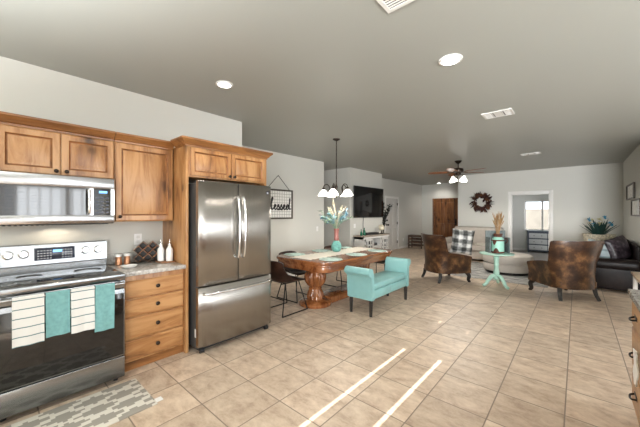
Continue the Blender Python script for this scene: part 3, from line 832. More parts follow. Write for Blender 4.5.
# things on the worktop
def lathe_thing(name, label, cat, loc, parts, group=None):
    t = thing(name, label, cat, loc, 0, group)
    for pn, prof, mat, n in parts: MB().lathe(prof, n).build(pn, mat, t, world=False)
    return t
for y, x, lb in ((0.865, -3.46, 'copper shaker with white lid, the one nearer the range'), (0.940, -3.46, 'copper shaker with white lid, the one nearer the wine rack')):
    lathe_thing('shaker', lb, 'shaker', (x, y, 0.911), [('body', [(0.025, 0), (0.029, 0.004), (0.029, 0.03), (0.026, 0.05), (0.027, 0.085)], 'copper', 20), ('lid', [(0.0275, 0.085), (0.028, 0.108), (0.018, 0.114)], 'ceramic_white', 20)], 'salt and pepper shakers')
tag(MB().lathe([(0.025, 0), (0.045, 0.004), (0.066, 0.020), (0.070, 0.026), (0.066, 0.025), (0.042, 0.009), (0.01, 0.007)], 24).build('spoon_rest', 'ceramic_white', loc=(-3.20, 0.885, 0.911), world=False), 'small white dish on the worktop in front of the copper shakers', 'dish')
# wine rack: a honeycomb of diamond cells
wr = thing('wine_rack', 'black lattice wine rack with copper edges on the worktop', 'wine rack', (-3.48, 1.140, 0.911), -0.31)
cells = [(-0.044, 0.178), (0.044, 0.178), (-0.088, 0.134), (0.0, 0.134), (0.088, 0.134), (-0.044, 0.090), (0.044, 0.090), (-0.088, 0.046), (0.0, 0.046), (0.088, 0.046)]
for (cy, cz) in cells:
    def dia(r): return [(cy, cz-r), (cy+r, cz), (cy, cz+r), (cy-r, cz)]
    rows = [[(-0.05, a, c) for a, c in dia(0.0436)], [(0.05, a, c) for a, c in dia(0.0436)], [(0.05, a, c) for a, c in dia(0.0385)], [(-0.05, a, c) for a, c in dia(0.0385)]]
    cm = MB().grid(rows, closed_u=True, closed_v=True); cm.grid([[(-0.0498, a, c) for a, c in dia(0.041)], [(-0.046, a, c) for a, c in dia(0.041)]], closed_v=True, cap=True)
    ce = cm.build('cell', 'black_plastic', wr, world=False, angle=20)
    mb = MB(); q = dia(0.0408)
    for a, c in zip(q, q[1:]+q[:1]): mb.tube([(0.0505, *a), (0.0505, *c)], 0.0015, 5)
    mb.build('edge', 'copper', ce, world=False)
tr = tag(MB().box(-3.40, -3.22, 1.185, 1.322, 0.911, 0.922, 0.004).build('tray', 'tray_wood', loc=(-3.3, 1.25, 0.911)), 'thin wooden tray under the two white bottles', 'tray')
for x, y, lb in ((-3.345, 1.222, 'white ceramic oil bottle with spout standing beside the wine rack'), (-3.275, 1.282, 'white ceramic oil bottle with spout standing beside the cabinet side panel')):
    lathe_thing('oil_bottle', lb, 'bottle', (x, y, 0.923), [('body', [(0.030, 0), (0.034, 0.004), (0.034, 0.115), (0.029, 0.135), (0.017, 0.150), (0.014, 0.166), (0.017, 0.178)], 'ceramic_white', 22), ('spout', [(0.012, 0.178), (0.010, 0.192), (0.004, 0.196), (0.003, 0.23)], 'chrome', 12)], 'white bottles on the tray')

# refrigerator
fr = thing('refrigerator', 'stainless french-door refrigerator with bottom freezer drawer', 'refrigerator', (-3.2, 1.845, 0))
FY0, FY1 = 1.395, 2.318
MB().box(-3.57, -2.912, FY0+0.006, FY1-0.006, 0.05, 1.745, 0.006).build('body', 'fridge_side', fr)
def fdoor(name, y0, y1, z0, z1):
    rows = []
    N = 12
    for i in range(N+1):
        u = i/N; y = y0+(y1-y0)*u
        cyc = 0.012*(1-((y-1.851)/0.46)**2)
        e = min(u, 1-u); xx = -2.842 + cyc - (0.014 if e == 0 else 0)
        rows.append([(-2.908, y, z0), (xx-0.006, y, z0), (xx, y, z0+0.006), (xx, y, z1-0.006), (xx-0.006, y, z1), (-2.908, y, z1)])
    return MB().grid(rows, closed_v=True, cap=True).build(name, 'steel', fr, angle=50)
dl = fdoor('door', FY0, 1.848, 0.690, 1.765)
dr2 = fdoor('door', 1.855, FY1, 0.690, 1.765)
fz = fdoor('freezer_drawer', FY0, FY1, 0.072, 0.676)
def bar(pts, parent, r=0.012): MB().tube(spline(pts, 7), r, 12).build('handle', 'chrome', parent)
bar([(-2.832, 1.815, 1.615), (-2.792, 1.815, 1.60), (-2.767, 1.815, 1.45), (-2.762, 1.815, 1.27), (-2.767, 1.815, 1.09), (-2.792, 1.815, 0.96), (-2.832, 1.815, 0.945)], dl)
bar([(-2.832, 1.888, 1.615), (-2.792, 1.888, 1.60), (-2.767, 1.888, 1.45), (-2.762, 1.888, 1.27), (-2.767, 1.888, 1.09), (-2.792, 1.888, 0.96), (-2.832, 1.888, 0.945)], dr2)
bar([(-2.842, 1.445, 0.615), (-2.797, 1.455, 0.615), (-2.777, 1.60, 0.615), (-2.770, 1.851, 0.615), (-2.777, 2.10, 0.615), (-2.797, 2.247, 0.615), (-2.842, 2.257, 0.615)], fz)
bd = MB().box(-2.847, -2.8385, 2.235, 2.275, 1.655, 1.705, 0.001).build('badge', 'black_plastic', dr2)
MB().box(-2.8387, -2.838, 2.243, 2.267, 1.670, 1.690).build('mark', 'button_grey', bd)
for y in (FY0+0.05, FY1-0.05):
    MB().box(-2.98, -2.89, y-0.03, y+0.03, 1.746, 1.770, 0.006).build('hinge_cover', 'fridge_side', fr)
    MB().tube([(-2.89, y-0.02, 0.025), (-2.89, y+0.02, 0.025)], 0.025, 12).build('wheel', 'black_plastic', fr)
MB().box(-3.01, -2.89, FY0+0.02, FY1-0.02, 0.03, 0.06).build('base_grille', 'black_plastic', fr)
MB().box(-2.945, -2.920, FY0+0.004, FY0+0.0065, 0.16, 0.245).build('sticker', 'plate_white', fr)

# outlets and switches
def plate(label, x, y, z, w=0.075, h=0.118, slots=True):
    o = thing('wall_outlet' if slots else 'light_switch', label, 'outlet' if slots else 'light switch', (x, y, z))
    MB().box(0.0005, 0.006, -w/2, w/2, -h/2, h/2, 0.002).build('plate', 'plate_white', o, world=False)
    if slots:
        for dz in (-0.025, 0.025): MB().box(0.005, 0.008, -0.016, 0.016, dz-0.014, dz+0.014, 0.004).build('socket', 'vent_white', o, world=False)
    else: MB().box(0.005, 0.010, -0.016, 0.016, -0.032, 0.032, 0.002).build('rocker', 'plate_white', o, world=False)
plate('white double outlet on the kitchen wall above the worktop', XK, 1.08, 1.15)
plate('white light switch on the dining wall near the hallway corner', XD, 5.38, 1.05, slots=False)
plate('white light switch on the television wall left of the television', XD, 6.98+0.02, 1.07, w=0.1, slots=False)
plate('white outlet low on the wall right of the white door', XE, 11.35, 0.35)

# kitchen mat
km = tag(MB().box(-2.86, -2.36, -0.15, 0.84, 0.001, 0.011, 0.004).build('kitchen_mat', 'mat_weave', loc=(-2.615, 0.335, 0)), 'grey kitchen mat with jagged white lozenges in front of the range', 'rug')
MB().box(-2.44, -2.385, 0.832, 0.890, 0.002, 0.004).build('care_tag', 'plate_white', km)

# island at the right edge
isl = thing('island_cabinet', 'alder island cabinet with iron drawer pulls at the right edge', 'cabinet', (0.75, 1.2, 0))
MB().box(0.31, 1.25, -0.4, 3.02, 0.09, 0.845, 0.002).build('body', 'alder', isl)
MB().box(0.36, 1.2, -0.35, 2.97, 0.0, 0.09).build('toe_kick', 'alder_dark', isl)
def iface(name, y0, y1, z0, z1, mat):
    r = [(-0.31, -y1, -y0, z0, z1), (-0.296, -y1, -y0, z0, z1), (-0.290, -y1+0.008, -y0-0.008, z0+0.008, z1-0.008)]
    mb = MB(); mb.loft(r); bmesh.ops.transform(mb.bm, matrix=Matrix.Rotation(PI, 4, 'Z'), verts=mb.bm.verts)
    return mb.build(name, mat, isl, angle=25)
for (y0, y1) in ((2.50, 3.00), (1.98, 2.48), (1.46, 1.96)):
    for (z0, z1) in ((0.655, 0.83), (0.37, 0.64), (0.105, 0.355)):
        dd = iface('drawer', y0, y1, z0, z1, 'alder_side')
        ym = (y0+y1)/2+0.05; zm = (z0+z1)/2
        mb = MB(); mb.tube(spline([(0.292, ym-0.045, zm), (0.268, ym-0.035, zm-0.008), (0.262, ym, zm-0.012), (0.268, ym+0.035, zm-0.008), (0.292, ym+0.045, zm)], 5), 0.006, 8)
        mb.box(0.287, 0.292, ym-0.055, ym+0.055, zm-0.012, zm+0.014, 0.002)
        mb.build('pull', 'black_iron', dd)
tag(MB().box(0.275, 1.29, -0.45, 3.06, 0.846, 0.888, 0.006).build('island_countertop', 'granite', loc=(0.75, 1.2, 0.846)), 'grey stone island worktop at the right edge', 'countertop')

rows = []
for i in range(12):
    z = 0.585-0.20*i/11; w = 0.065*(1-max(0, (i-7)/4.6)**2)**0.5
    rows.append([(0.266-0.004*math.sin(i*0.8+j), 2.61+w*(-1+2*j/8), z) for j in range(9)])
tag(MB().sheet(rows, 0.006).build('hand_towel', 'plate_white', loc=(0.27, 2.61, 0.50)), 'white round-ended hand towel hanging on the island drawers', 'towel')

# ------------------------------------------------------------------ dining
# framed sign
SY0, SY1, SZ0, SZ1 = 3.71, 4.53, 1.31, 1.95
sg = thing('framed_sign', 'square framed sign lettered blessed hanging right of the refrigerator', 'sign', (XD, 4.12, 1.31))
mb = MB(); f = 0.035
mb.box(XD+0.004, XD+0.035, SY0, SY1, SZ0, SZ0+f, 0.003); mb.box(XD+0.004, XD+0.035, SY0, SY1, SZ1-f, SZ1, 0.003)
mb.box(XD+0.004, XD+0.035, SY0, SY0+f, SZ0+f, SZ1-f, 0.003); mb.box(XD+0.004, XD+0.035, SY1-f, SY1, SZ0+f, SZ1-f, 0.003)
mb.build('frame', 'frame_wood', sg)
bdp = MB().box(XD+0.004, XD+0.016, SY0+f, SY1-f, SZ0+f, SZ1-f).build('board', 'sign_white', sg)
mb = MB()
for i in range(1, 11):
    y = SY0+f+(SY1-SY0-2*f)*i/11; mb.box(XD+0.016, XD+0.0175, y-0.004, y+0.004, SZ0+f, SZ1-f)
for i in range(1, 9):
    z = SZ0+f+(SZ1-SZ0-2*f)*i/9; mb.box(XD+0.016, XD+0.018, SY0+f, SY1-f, z-0.004, z+0.004)
mb.build('grid_pattern', 'sign_grey', bdp)
mb = MB(); mb.tube([(XD+0.02, SY0+0.10, SZ1), (XD+0.008, 4.12, 2.25), (XD+0.02, SY1-0.10, SZ1)], 0.006, 6)
mb.build('hanging_cord', 'black_iron', sg)
strokes = [(0.0, 0.05), (0.14, 0.45), (0.22, 0.95), (0.16, 1.05), (0.09, 0.85), (0.06, 0.2), (0.14, 0.0), (0.30, 0.08), (0.34, 0.30), (0.24, 0.42), (0.36, 0.36), (0.55, 0.62), (0.66, 0.98), (0.60, 1.06), (0.53, 0.80), (0.52, 0.2), (0.60, 0.0), (0.74, 0.14), (0.92, 0.28), (0.93, 0.42), (0.84, 0.42), (0.80, 0.20), (0.90, 0.0), (1.05, 0.12), (1.20, 0.46), (1.22, 0.30), (1.32, 0.12), (1.24, -0.02), (1.10, 0.04), (1.34, 0.10), (1.50, 0.46), (1.52, 0.30), (1.62, 0.12), (1.54, -0.02), (1.40, 0.04), (1.66, 0.10), (1.82, 0.28), (1.83, 0.42), (1.74, 0.42), (1.70, 0.20), (1.80, 0.0), (1.95, 0.10), (2.20, 0.36), (2.10, 0.44), (1.98, 0.24), (2.06, 0.0), (2.22, 0.16), (2.34, 0.70), (2.37, 1.04), (2.31, 0.5), (2.32, 0.06), (2.46, 0.08)]
sc = 0.285; zb = 1.515
mb = MB(); mb.tube(spline([(XD+0.024, 3.77+a*sc, zb+c*sc*0.85) for a, c in strokes], 5), 0.0135, 7)
mb.build('lettering', 'ink_black', sg)

# dining table
TX0, TX1, TY0, TY1 = -3.66, -2.53, 2.98, 5.02
tb = thing('dining_table', 'large carved wooden dining table on two urn pedestals', 'table', (-3.11, 4.06, 0))
def clipped(i, r=0.20):
    x0, x1, y0, y1 = TX0+i, TX1-i, TY0+i, TY1-i; pts = []
    for cx, cy, a0 in ((x1-r, y1-r, 0), (x0+r, y1-r, 90), (x0+r, y0+r, 180), (x1-r, y0+r, 270)):
        for k in range(7):
            a = math.radians(a0+15*k); pts.append((cx+r*math.cos(a), cy+r*math.sin(a)))
    return pts
mb = MB(); mb.poly(clipped(0), 0.712, 0.755, 0.012, 3); mb.build('tabletop', 'table_wood', tb)
mb = MB(); mb.poly(clipped(0.035), 0.605, 0.680, 0.006); mb.poly(clipped(0.015), 0.680, 0.712, 0.008); mb.build('apron', 'table_wood', tb)
def fl(z): return 0.09 if 0.30 < z < 0.50 else (0.08 if 0.11 < z < 0.24 else 0.0)
fl.k = 14
for cy in (3.42, 4.70):
    M = Matrix.Translation((-3.11, cy, 0))
    prof = [(0.25, 0), (0.258, 0.012), (0.258, 0.05), (0.24, 0.065), (0.19, 0.08), (0.145, 0.09), (0.128, 0.10), (0.130, 0.12), (0.122, 0.16), (0.108, 0.21), (0.096, 0.245), (0.104, 0.255), (0.104, 0.268), (0.094, 0.278), (0.12, 0.31), (0.150, 0.36), (0.163, 0.42), (0.160, 0.47), (0.142, 0.515), (0.150, 0.53), (0.136, 0.545), (0.10, 0.565), (0.085, 0.582), (0.10, 0.598), (0.14, 0.605)]
    MB().lathe(prof, 84, M, fl).build('pedestal', 'carved_wood', tb)
MB().box(-3.30, -2.92, 3.60, 4.52, 0.0, 0.10, 0.02).build('base_plinth', 'carved_wood', tb)
# runner and placemats
ZT = 0.756
rows = []
for i in range(33):
    u = i/32; y = TY0+0.10+(TY1-TY0-0.2)*u; w = 0.21+0.018*((-1)**i)
    rows.append([(-3.11-w, y, ZT+0.003), (-3.11-w*0.5, y, ZT+0.003), (-3.11, y, ZT+0.003), (-3.11+w*0.5, y, ZT+0.003), (-3.11+w, y, ZT+0.003)])
tag(MB().sheet(rows, 0.002).build('table_runner', 'runner_cloth', loc=(-3.11, 4.06, ZT)), 'cream zigzag-edged runner along the dining table', 'table runner')
pm = [(-2.72, 3.33, 'on the bench side at the table end nearest the camera'), (-2.72, 4.0, 'on the bench side at the middle of the table'), (-2.72, 4.66, 'on the bench side at the far table end'),
      (-3.49, 3.33, 'on the wall side at the table end nearest the camera'), (-3.49, 4.0, 'on the wall side at the middle of the table'), (-3.49, 4.66, 'on the wall side at the far table end')]
for x, y, lb in pm:
    o = MB().lathe([(0.17, 0), (0.175, 0.002), (0.17, 0.005), (0.01, 0.006)], 32).build('placemat', 'placemat_teal', loc=(x, y, ZT), world=False)
    tag(o, 'round pale teal placemat ' + lb, 'placemat', 'placemats on the dining table')
# vase of flowers
vz = thing('vase', 'teal textured vase with rose neck in the middle of the dining table', 'vase', (-3.18, 4.05, ZT+0.004))
def vf(z): return 0.03
vf.k = 18
MB().lathe([(0.045, 0), (0.066, 0.012), (0.086, 0.06), (0.088, 0.10), (0.074, 0.15), (0.048, 0.185), (0.040, 0.195)], 54, flute=vf).build('body', 'teal_glaze', vz, world=False)
MB().lathe([(0.040, 0.195), (0.045, 0.205), (0.040, 0.26), (0.042, 0.36), (0.050, 0.405), (0.045, 0.405), (0.030, 0.36)], 24).build('neck', 'rose_glaze', vz, world=False)
fb = thing('flower_arrangement', 'loose blue, sage and cream flower arrangement standing in the dining table vase', 'flowers', (-3.18, 4.05, ZT+0.40))
stem = MB(); sage = MB(); blue = MB(); teal = MB(); cream = MB()
rnd = random.Random(3)
for k in range(34):
    a = rnd.uniform(0, 2*PI); sp = rnd.uniform(0.06, 0.30); hh = rnd.uniform(0.12, 0.34)
    tip = Vector((sp*math.cos(a), sp*math.sin(a), hh))
    pts = spline([(0, 0, -0.06), (tip.x*0.35, tip.y*0.35, hh*0.55), tuple(tip)], 4)
    stem.tube(pts, 0.0025, 4)
    tgt = [sage, blue, teal, blue, sage][k % 5]
    for i in range(6):
        p = Vector(pts[-1]) - Vector((tip.x, tip.y, hh))*0.06*i
        d = Vector((rnd.uniform(-1, 1), rnd.uniform(-1, 1), rnd.uniform(-0.3, 0.8)))
        tgt.leaf(p, d, rnd.uniform(0.04, 0.07), 0.030, t=0.002)
    if k % 4 == 0:
        bl_ = MB()
        for q in range(10):
            d = Vector((rnd.uniform(-1, 1), rnd.uniform(-1, 1), rnd.uniform(-0.6, 1)))
            bl_.leaf(tip, d, 0.045, 0.035, t=0.002)
        bl_.build('bloom', 'leaf_blue', fb, world=False)
for k in range(10):
    a = rnd.uniform(0, 2*PI); sp = rnd.uniform(0.05, 0.24); hh = rnd.uniform(0.32, 0.60)
    pts = spline([(0, 0, 0), (sp*0.2*math.cos(a), sp*0.2*math.sin(a), hh*0.5), (sp*math.cos(a), sp*math.sin(a), hh)], 6)
    cream.tube(pts, [0.005-0.003*i/len(pts) for i in range(len(pts))], 6)
    for i in range(5, len(pts)):
        d = Vector((rnd.uniform(-1, 1), rnd.uniform(-1, 1), rnd.uniform(0.2, 1)))
        cream.leaf(pts[i], d, 0.04, 0.009, t=0.002)
stem.build('stems', 'leaf_sage', fb, world=False); sage.build('sage_leaves', 'leaf_sage', fb, world=False); blue.build('blue_leaves', 'leaf_blue', fb, world=False)
teal.build('teal_leaves', 'leaf_teal', fb, world=False); cream.build('cream_branches', 'cream_branch', fb, world=False)

# dining chairs: bucket seat on sled frames, facing +y
dc = thing('dining_chair', 'dark leather bucket chair at the near end of the dining table', 'chair', (-3.25, 2.91, 0), 0, 'bucket chairs around the dining table')
prof = spline([(-0.270, 0.765), (-0.243, 0.65), (-0.215, 0.54), (-0.16, 0.465), (-0.05, 0.442), (0.10, 0.452), (0.20, 0.462), (0.235, 0.452)], 3)
rows = []
for i, p in enumerate(prof):
    t = i/(len(prof)-1); y, z = p[0], p[1]; row = []
    for j in range(13):
        u = -1+2*j/12; au = abs(u)
        hw = 0.195 + 0.035*math.sin(PI*min(1, t*1.2))
        lift = 0.115*au**3*math.exp(-((t-0.42)/0.22)**2)
        wrap = 0.06*au**2*max(0, 1-t*2.0)
        top = -0.03*au**4 if i < 3 else 0
        row.append((u*hw, y+wrap, z+lift+top))
    rows.append(row)
MB().sheet(rows, 0.022).build('seat_shell', 'chair_leather', dc, world=False, angle=60)
for sx in (-1, 1):
    pts = [(sx*0.15, 0.13, 0.44), (sx*0.225, 0.24, 0.009), (sx*0.225, -0.25, 0.009), (sx*0.15, -0.13, 0.445)]
    mb = MB(); mb.tube(pts[:2], 0.0085, 8); mb.tube(pts[1:3], 0.0085, 8); mb.tube(pts[2:], 0.0085, 8)
    for q in pts[1:3]: mb.ball(q, 0.0085, 0.0085, 0.0085, 8, 6)
    mb.build('leg_frame', 'black_iron', dc, world=False)
for q in ((0.15, 0.13, 0.438), (0.15, -0.13, 0.435), (0.19, -0.19, 0.22)):
    MB().tube([(-q[0], q[1], q[2]), q], 0.008, 8).build('crossbar', 'black_iron', dc, world=False)
CG = 'bucket chairs around the dining table'
dup(dc, (-3.58, 3.47, 0), -PI/2, 'dark leather bucket chair on the wall side nearest the refrigerator', CG)
dup(dc, (-3.60, 4.68, 0), -PI/2, 'dark leather bucket chair on the wall side towards the hallway', CG)
st2 = thing('dining_stool', 'backless dark leather seat on black metal legs at the far end of the dining table', 'stool', (-3.02, 5.30, 0))
rows = []
for i in range(9):
    v = -1+2*i/8; rows.append([(0.24*(-1+2*j/10), 0.21*v, 0.45+0.035*(abs(-1+2*j/10)**3+abs(v)**3)) for j in range(11)])
MB().sheet(rows, 0.03).build('seat', 'chair_leather', st2, world=False, angle=60)
for sx in (-1, 1):
    pts = [(sx*0.17, 0.13, 0.43), (sx*0.21, 0.19, 0.009), (sx*0.21, -0.19, 0.009), (sx*0.17, -0.13, 0.43)]
    mb = MB()
    for q in range(3): mb.tube(pts[q:q+2], 0.0085, 8)
    mb.build('leg_frame', 'black_iron', st2, world=False)

# teal bench
bn = thing('upholstered_bench', 'teal upholstered bench with rolled arms and black legs beside the dining table', 'bench', (-2.305, 4.04, 0))
BX, BXX, BY0, BY1 = -2.50, -2.11, 3.44, 4.64
MB().box(BX, BXX, BY0+0.09, BY1-0.09, 0.235, 0.365, 0.012, 3).build('seat_base', 'teal_leather', bn)
MB().box(BX-0.005, BXX+0.008, BY0+0.10, BY1-0.10, 0.367, 0.45, 0.028, 4).build('seat_cushion', 'teal_leather', bn)
for sgn, yb in ((-1, BY0), (1, BY1)):
    # side profile of an arm: slab that rolls outwards at the top
    pr = [(0.09, 0.23), (0.02, 0.23), (0.012, 0.40), (0.004, 0.545), (-0.030, 0.572)]
    for k in range(9):
        a = math.radians(200-25*k); pr.append((-0.002+0.062*math.cos(a), 0.613+0.062*math.sin(a)))
    pr += [(0.072, 0.56), (0.085, 0.45)]
    rows = [[(x, yb - sgn*dy if sgn > 0 else yb+dy, z) for dy, z in pr] for x in (BX-0.01, BX-0.002, BXX+0.002, BXX+0.01)]
    cen = [(x, yb - sgn*0.04 if sgn > 0 else yb+0.04, 0.45) for x in (0, 0)]
    MB().grid(rows, closed_v=True, cap=True).build('arm', 'teal_leather', bn, angle=50)
mb = MB(); mb.box(BXX-0.002, BXX+0.004, BY0+0.10, 4.035, 0.245, 0.355, 0.004); mb.box(BXX-0.002, BXX+0.004, 4.045, BY1-0.10, 0.245, 0.36, 0.004)
mb.build('front_panel', 'teal_leather', bn)
for x in (BX+0.03, BXX-0.03):
    for y in (BY0+0.055, BY1-0.055):
        MB().tube([(x, y, 0.0), (x, y, 0.232)], [0.024, 0.034], 4).build('leg', 'dark_leg', bn, angle=30)

# chandelier
ch = thing('chandelier', 'dark metal chandelier with white glass bell shades over the dining table', 'chandelier', (-3.18, 4.05, H))
MB().lathe([(0.066, 0), (0.064, -0.012), (0.03, -0.03), (0.012, -0.035)], 24).build('canopy', 'bronze', ch, world=False)
mb = MB()
for k in range(16):
    z = -0.035-0.05*k
    mb.tube([(0.010*math.cos(a)*(1 if k % 2 else 0.15), 0.010*math.cos(a)*(0.15 if k % 2 else 1), z-0.027+0.032*math.sin(a)) for a in [2*PI*i/10 for i in range(10)]], 0.003, 5, True)
mb.tube([(0, 0, -0.03), (0, 0, -0.80)], 0.0035, 5)
mb.build('chain', 'bronze', ch, world=False)
MB().lathe([(0.008, -0.80), (0.020, -0.82), (0.028, -0.85), (0.016, -0.88), (0.026, -0.92), (0.032, -0.95), (0.020, -0.99), (0.012, -1.02), (0.004, -1.035)], 18).build('stem_column', 'bronze', ch, world=False)
for k in range(5):
    a = 2*PI*k/5 + math.radians(221.35); ca, sa = math.cos(a), math.sin(a)
    pts = spline([(0.02, -0.95), (0.09, -0.985), (0.135, -0.93), (0.12, -0.85), (0.16, -0.80), (0.21, -0.815), (0.225, -0.86)], 5)
    ar = MB().tube([(p[0]*ca, p[0]*sa, p[1]) for p in pts], 0.0075, 8).build('arm', 'bronze', ch, world=False)
    M = Matrix.Translation((0.225*ca, 0.225*sa, 0))
    MB().lathe([(0.012, -0.855), (0.026, -0.865), (0.028, -0.895)], 16, M).build('socket', 'bronze', ar, world=False)
    MB().lathe([(0.028, -0.893), (0.040, -0.905), (0.066, -0.935), (0.088, -0.972), (0.104, -1.000), (0.100, -1.000), (0.084, -0.972), (0.060, -0.932), (0.02, -0.90)], 24, M).build('shade', 'shade_glass', ar, world=False)
    light('POINT', 'bulb', (0.225*ca, 0.225*sa, -1.0), 5, (1, 0.93, 0.82), 0.05, parent=ch)

# ------------------------------------------------------------------ television wall
tv = thing('television', 'large black wall-mounted television above the white console', 'television', (XD, 7.70, 1.30))
MB().box(XD+0.001, XD+0.045, 7.45, 7.95, 1.55, 1.95).build('mount', 'black_plastic', tv)
MB().box(XD+0.045, XD+0.085, 6.88, 8.53, 1.31, 2.23, 0.006).build('body', 'black_plastic', tv)
MB().box(XD+0.084, XD+0.0875, 6.895, 8.515, 1.335, 2.215, 0.001).build('screen', 'screen_black', tv)
MB().tube(spline([(XD+0.03, 7.42, 1.315), (XD+0.02, 7.42, 1.1), (XD+0.02, 7.43, 0.90), (XD+0.03, 7.45, 0.83)], 4), 0.008, 6).build('power_cord', 'black_plastic', tv)
cs = thing('media_console', 'white media console with lattice doors and open shelf under the television', 'console', (-4.65, 7.65, 0))
CX0, CX1, CY0, CY1 = XD+0.016, -4.47, 6.93, 8.38
mb = MB(); mb.box(CX0, CX1, CY0, CY0+0.04, 0, 0.76); mb.box(CX0, CX1, CY1-0.04, CY1, 0, 0.76); mb.box(CX0, CX1, CY0, CY1, 0.05, 0.10); mb.box(CX0, CX0+0.02, CY0, CY1, 0.05, 0.76)
mb.box(CX0, CX1, 7.44, 7.48, 0.1, 0.76); mb.box(CX0, CX1, 7.84, 7.88, 0.1, 0.76); mb.box(CX0, CX1, 7.48, 7.84, 0.44, 0.47); mb.box(CX0, CX1-0.01, CY0, CY1, 0.70, 0.76)
mb.build('body', 'console_white', cs)
MB().box(CX0-0.01, CX1+0.02, CY0-0.02, CY1+0.02, 0.761, 0.80, 0.006).build('top', 'console_top', cs)
for y0, y1 in ((CY0+0.045, 7.435), (7.885, CY1-0.045)):
    mb = MB(); x0, x1 = CX1, CX1+0.018
    mb.box(x0, x1, y0, y0+0.06, 0.12, 0.70); mb.box(x0, x1, y1-0.06, y1, 0.12, 0.70); mb.box(x0, x1, y0, y1, 0.12, 0.18); mb.box(x0, x1, y0, y1, 0.64, 0.70)
    for k in range(1, 3): yy = y0+(y1-y0)*k/3; mb.box(x0, x1, yy-0.02, yy+0.02, 0.18, 0.64)
    for z in (0.30, 0.41, 0.52): mb.box(x0, x1, y0, y1, z-0.02, z+0.02)
    dd = mb.build('lattice_door', 'console_white', cs)
    MB().box(CX1-0.006, CX1-0.001, y0+0.05, y1-0.05, 0.17, 0.65).build('door_panel', 'shelf_dark', dd)
ZC = 0.801
tag(MB().box(-4.74, -4.56, 7.28, 7.92, ZC, ZC+0.06, 0.006).build('cable_box', 'black_plastic', loc=(-4.65, 7.6, ZC)), 'flat black media box on the console top', 'media player')
tag(MB().box(-4.74, -4.56, 7.50, 7.82, 0.471, 0.54, 0.006).build('game_box', 'black_plastic', loc=(-4.65, 7.66, 0.471)), 'black box on the open shelf inside the console', 'media player')
for (x, y, s, lb) in ((-4.62, 7.03, 0.9, 'small green glass bottle at the left end of the console'), (-4.60, 7.16, 1.1, 'taller green glass bottle beside the flat black box')):
    o = MB().lathe([(0.03*s, 0), (0.034*s, 0.01*s), (0.034*s, 0.10*s), (0.014*s, 0.14*s), (0.012*s, 0.19*s), (0.015*s, 0.20*s)], 16).build('green_bottle', 'green_glass', loc=(x, y, ZC), world=False)
    tag(o, lb, 'bottle', 'green bottles on the console')
lp = thing('table_lamp', 'small cream round-shaded lamp at the right end of the console', 'lamp', (-4.60, 8.14, ZC))
MB().lathe([(0.05, 0), (0.05, 0.01), (0.015, 0.025), (0.012, 0.10)], 16).build('base', 'bronze', lp, world=False)
MB().ball((0, 0, 0.19), 0.09, 0.09, 0.095, 20, 12).build('shade', 'cream_shade', lp, world=False)
bv = thing('branch_vase', 'tall dark vase of black leafy branches beyond the console', 'vase', (-5.0, 8.95, 0))
MB().lathe([(0.09, 0), (0.10, 0.02), (0.12, 0.25), (0.09, 0.50), (0.05, 0.62), (0.06, 0.66), (0.045, 0.66), (0.04, 0.5)], 20).build('body', 'leaf_black', bv, world=False)
mb = MB(); rnd = random.Random(11)
for k in range(9):
    a = rnd.uniform(-0.6, 1.9); L = rnd.uniform(0.10, 0.52); hh = rnd.uniform(0.65, 1.15)
    pts = spline([(0, 0, 0.55), (L*0.15*math.sin(a), L*0.15*math.cos(a), 0.6+hh*0.5), (L*0.5*math.sin(a), L*math.cos(a), 0.62+hh)], 7)
    mb.tube(pts, 0.006, 5)
    for i in range(7, len(pts)):
        for q in range(2):
            d = Vector((rnd.uniform(-0.6, 0.6), rnd.uniform(-1, 1), rnd.uniform(-0.1, 0.8)))
            mb.leaf(pts[i], d, 0.11, 0.05, t=0.003)
mb.build('branches', 'leaf_black', bv, world=False)

# slatted stand by the entry
st = thing('slatted_stand', 'low dark slatted wooden stand against the wall by the entry', 'stand', (-5.0, 11.75, 0))
for sx in (-0.27, 0.27):
    for sy in (-0.15, 0.15): MB().box(sx-0.02, sx+0.02, sy-0.02, sy+0.02, 0, 0.52).build('leg', 'crate_wood', st, world=False)
for z in (0.12, 0.25, 0.38, 0.50):
    for sy in (-0.17, 0.17): MB().box(-0.29, 0.29, sy-0.006, sy+0.006, z-0.04, z+0.03).build('slat', 'crate_wood', st, world=False)
MB().box(-0.29, 0.29, -0.16, 0.16, 0.522, 0.54).build('top', 'crate_wood', st, world=False)

# ------------------------------------------------------------------ living room
tag(MB().box(-2.75, -0.42, 7.10, 9.45, 0.001, 0.010, 0.003).build('area_rug', 'worn_rug', loc=(-1.4, 8.1, 0)), 'distressed grey and white area rug under the ottoman', 'rug')

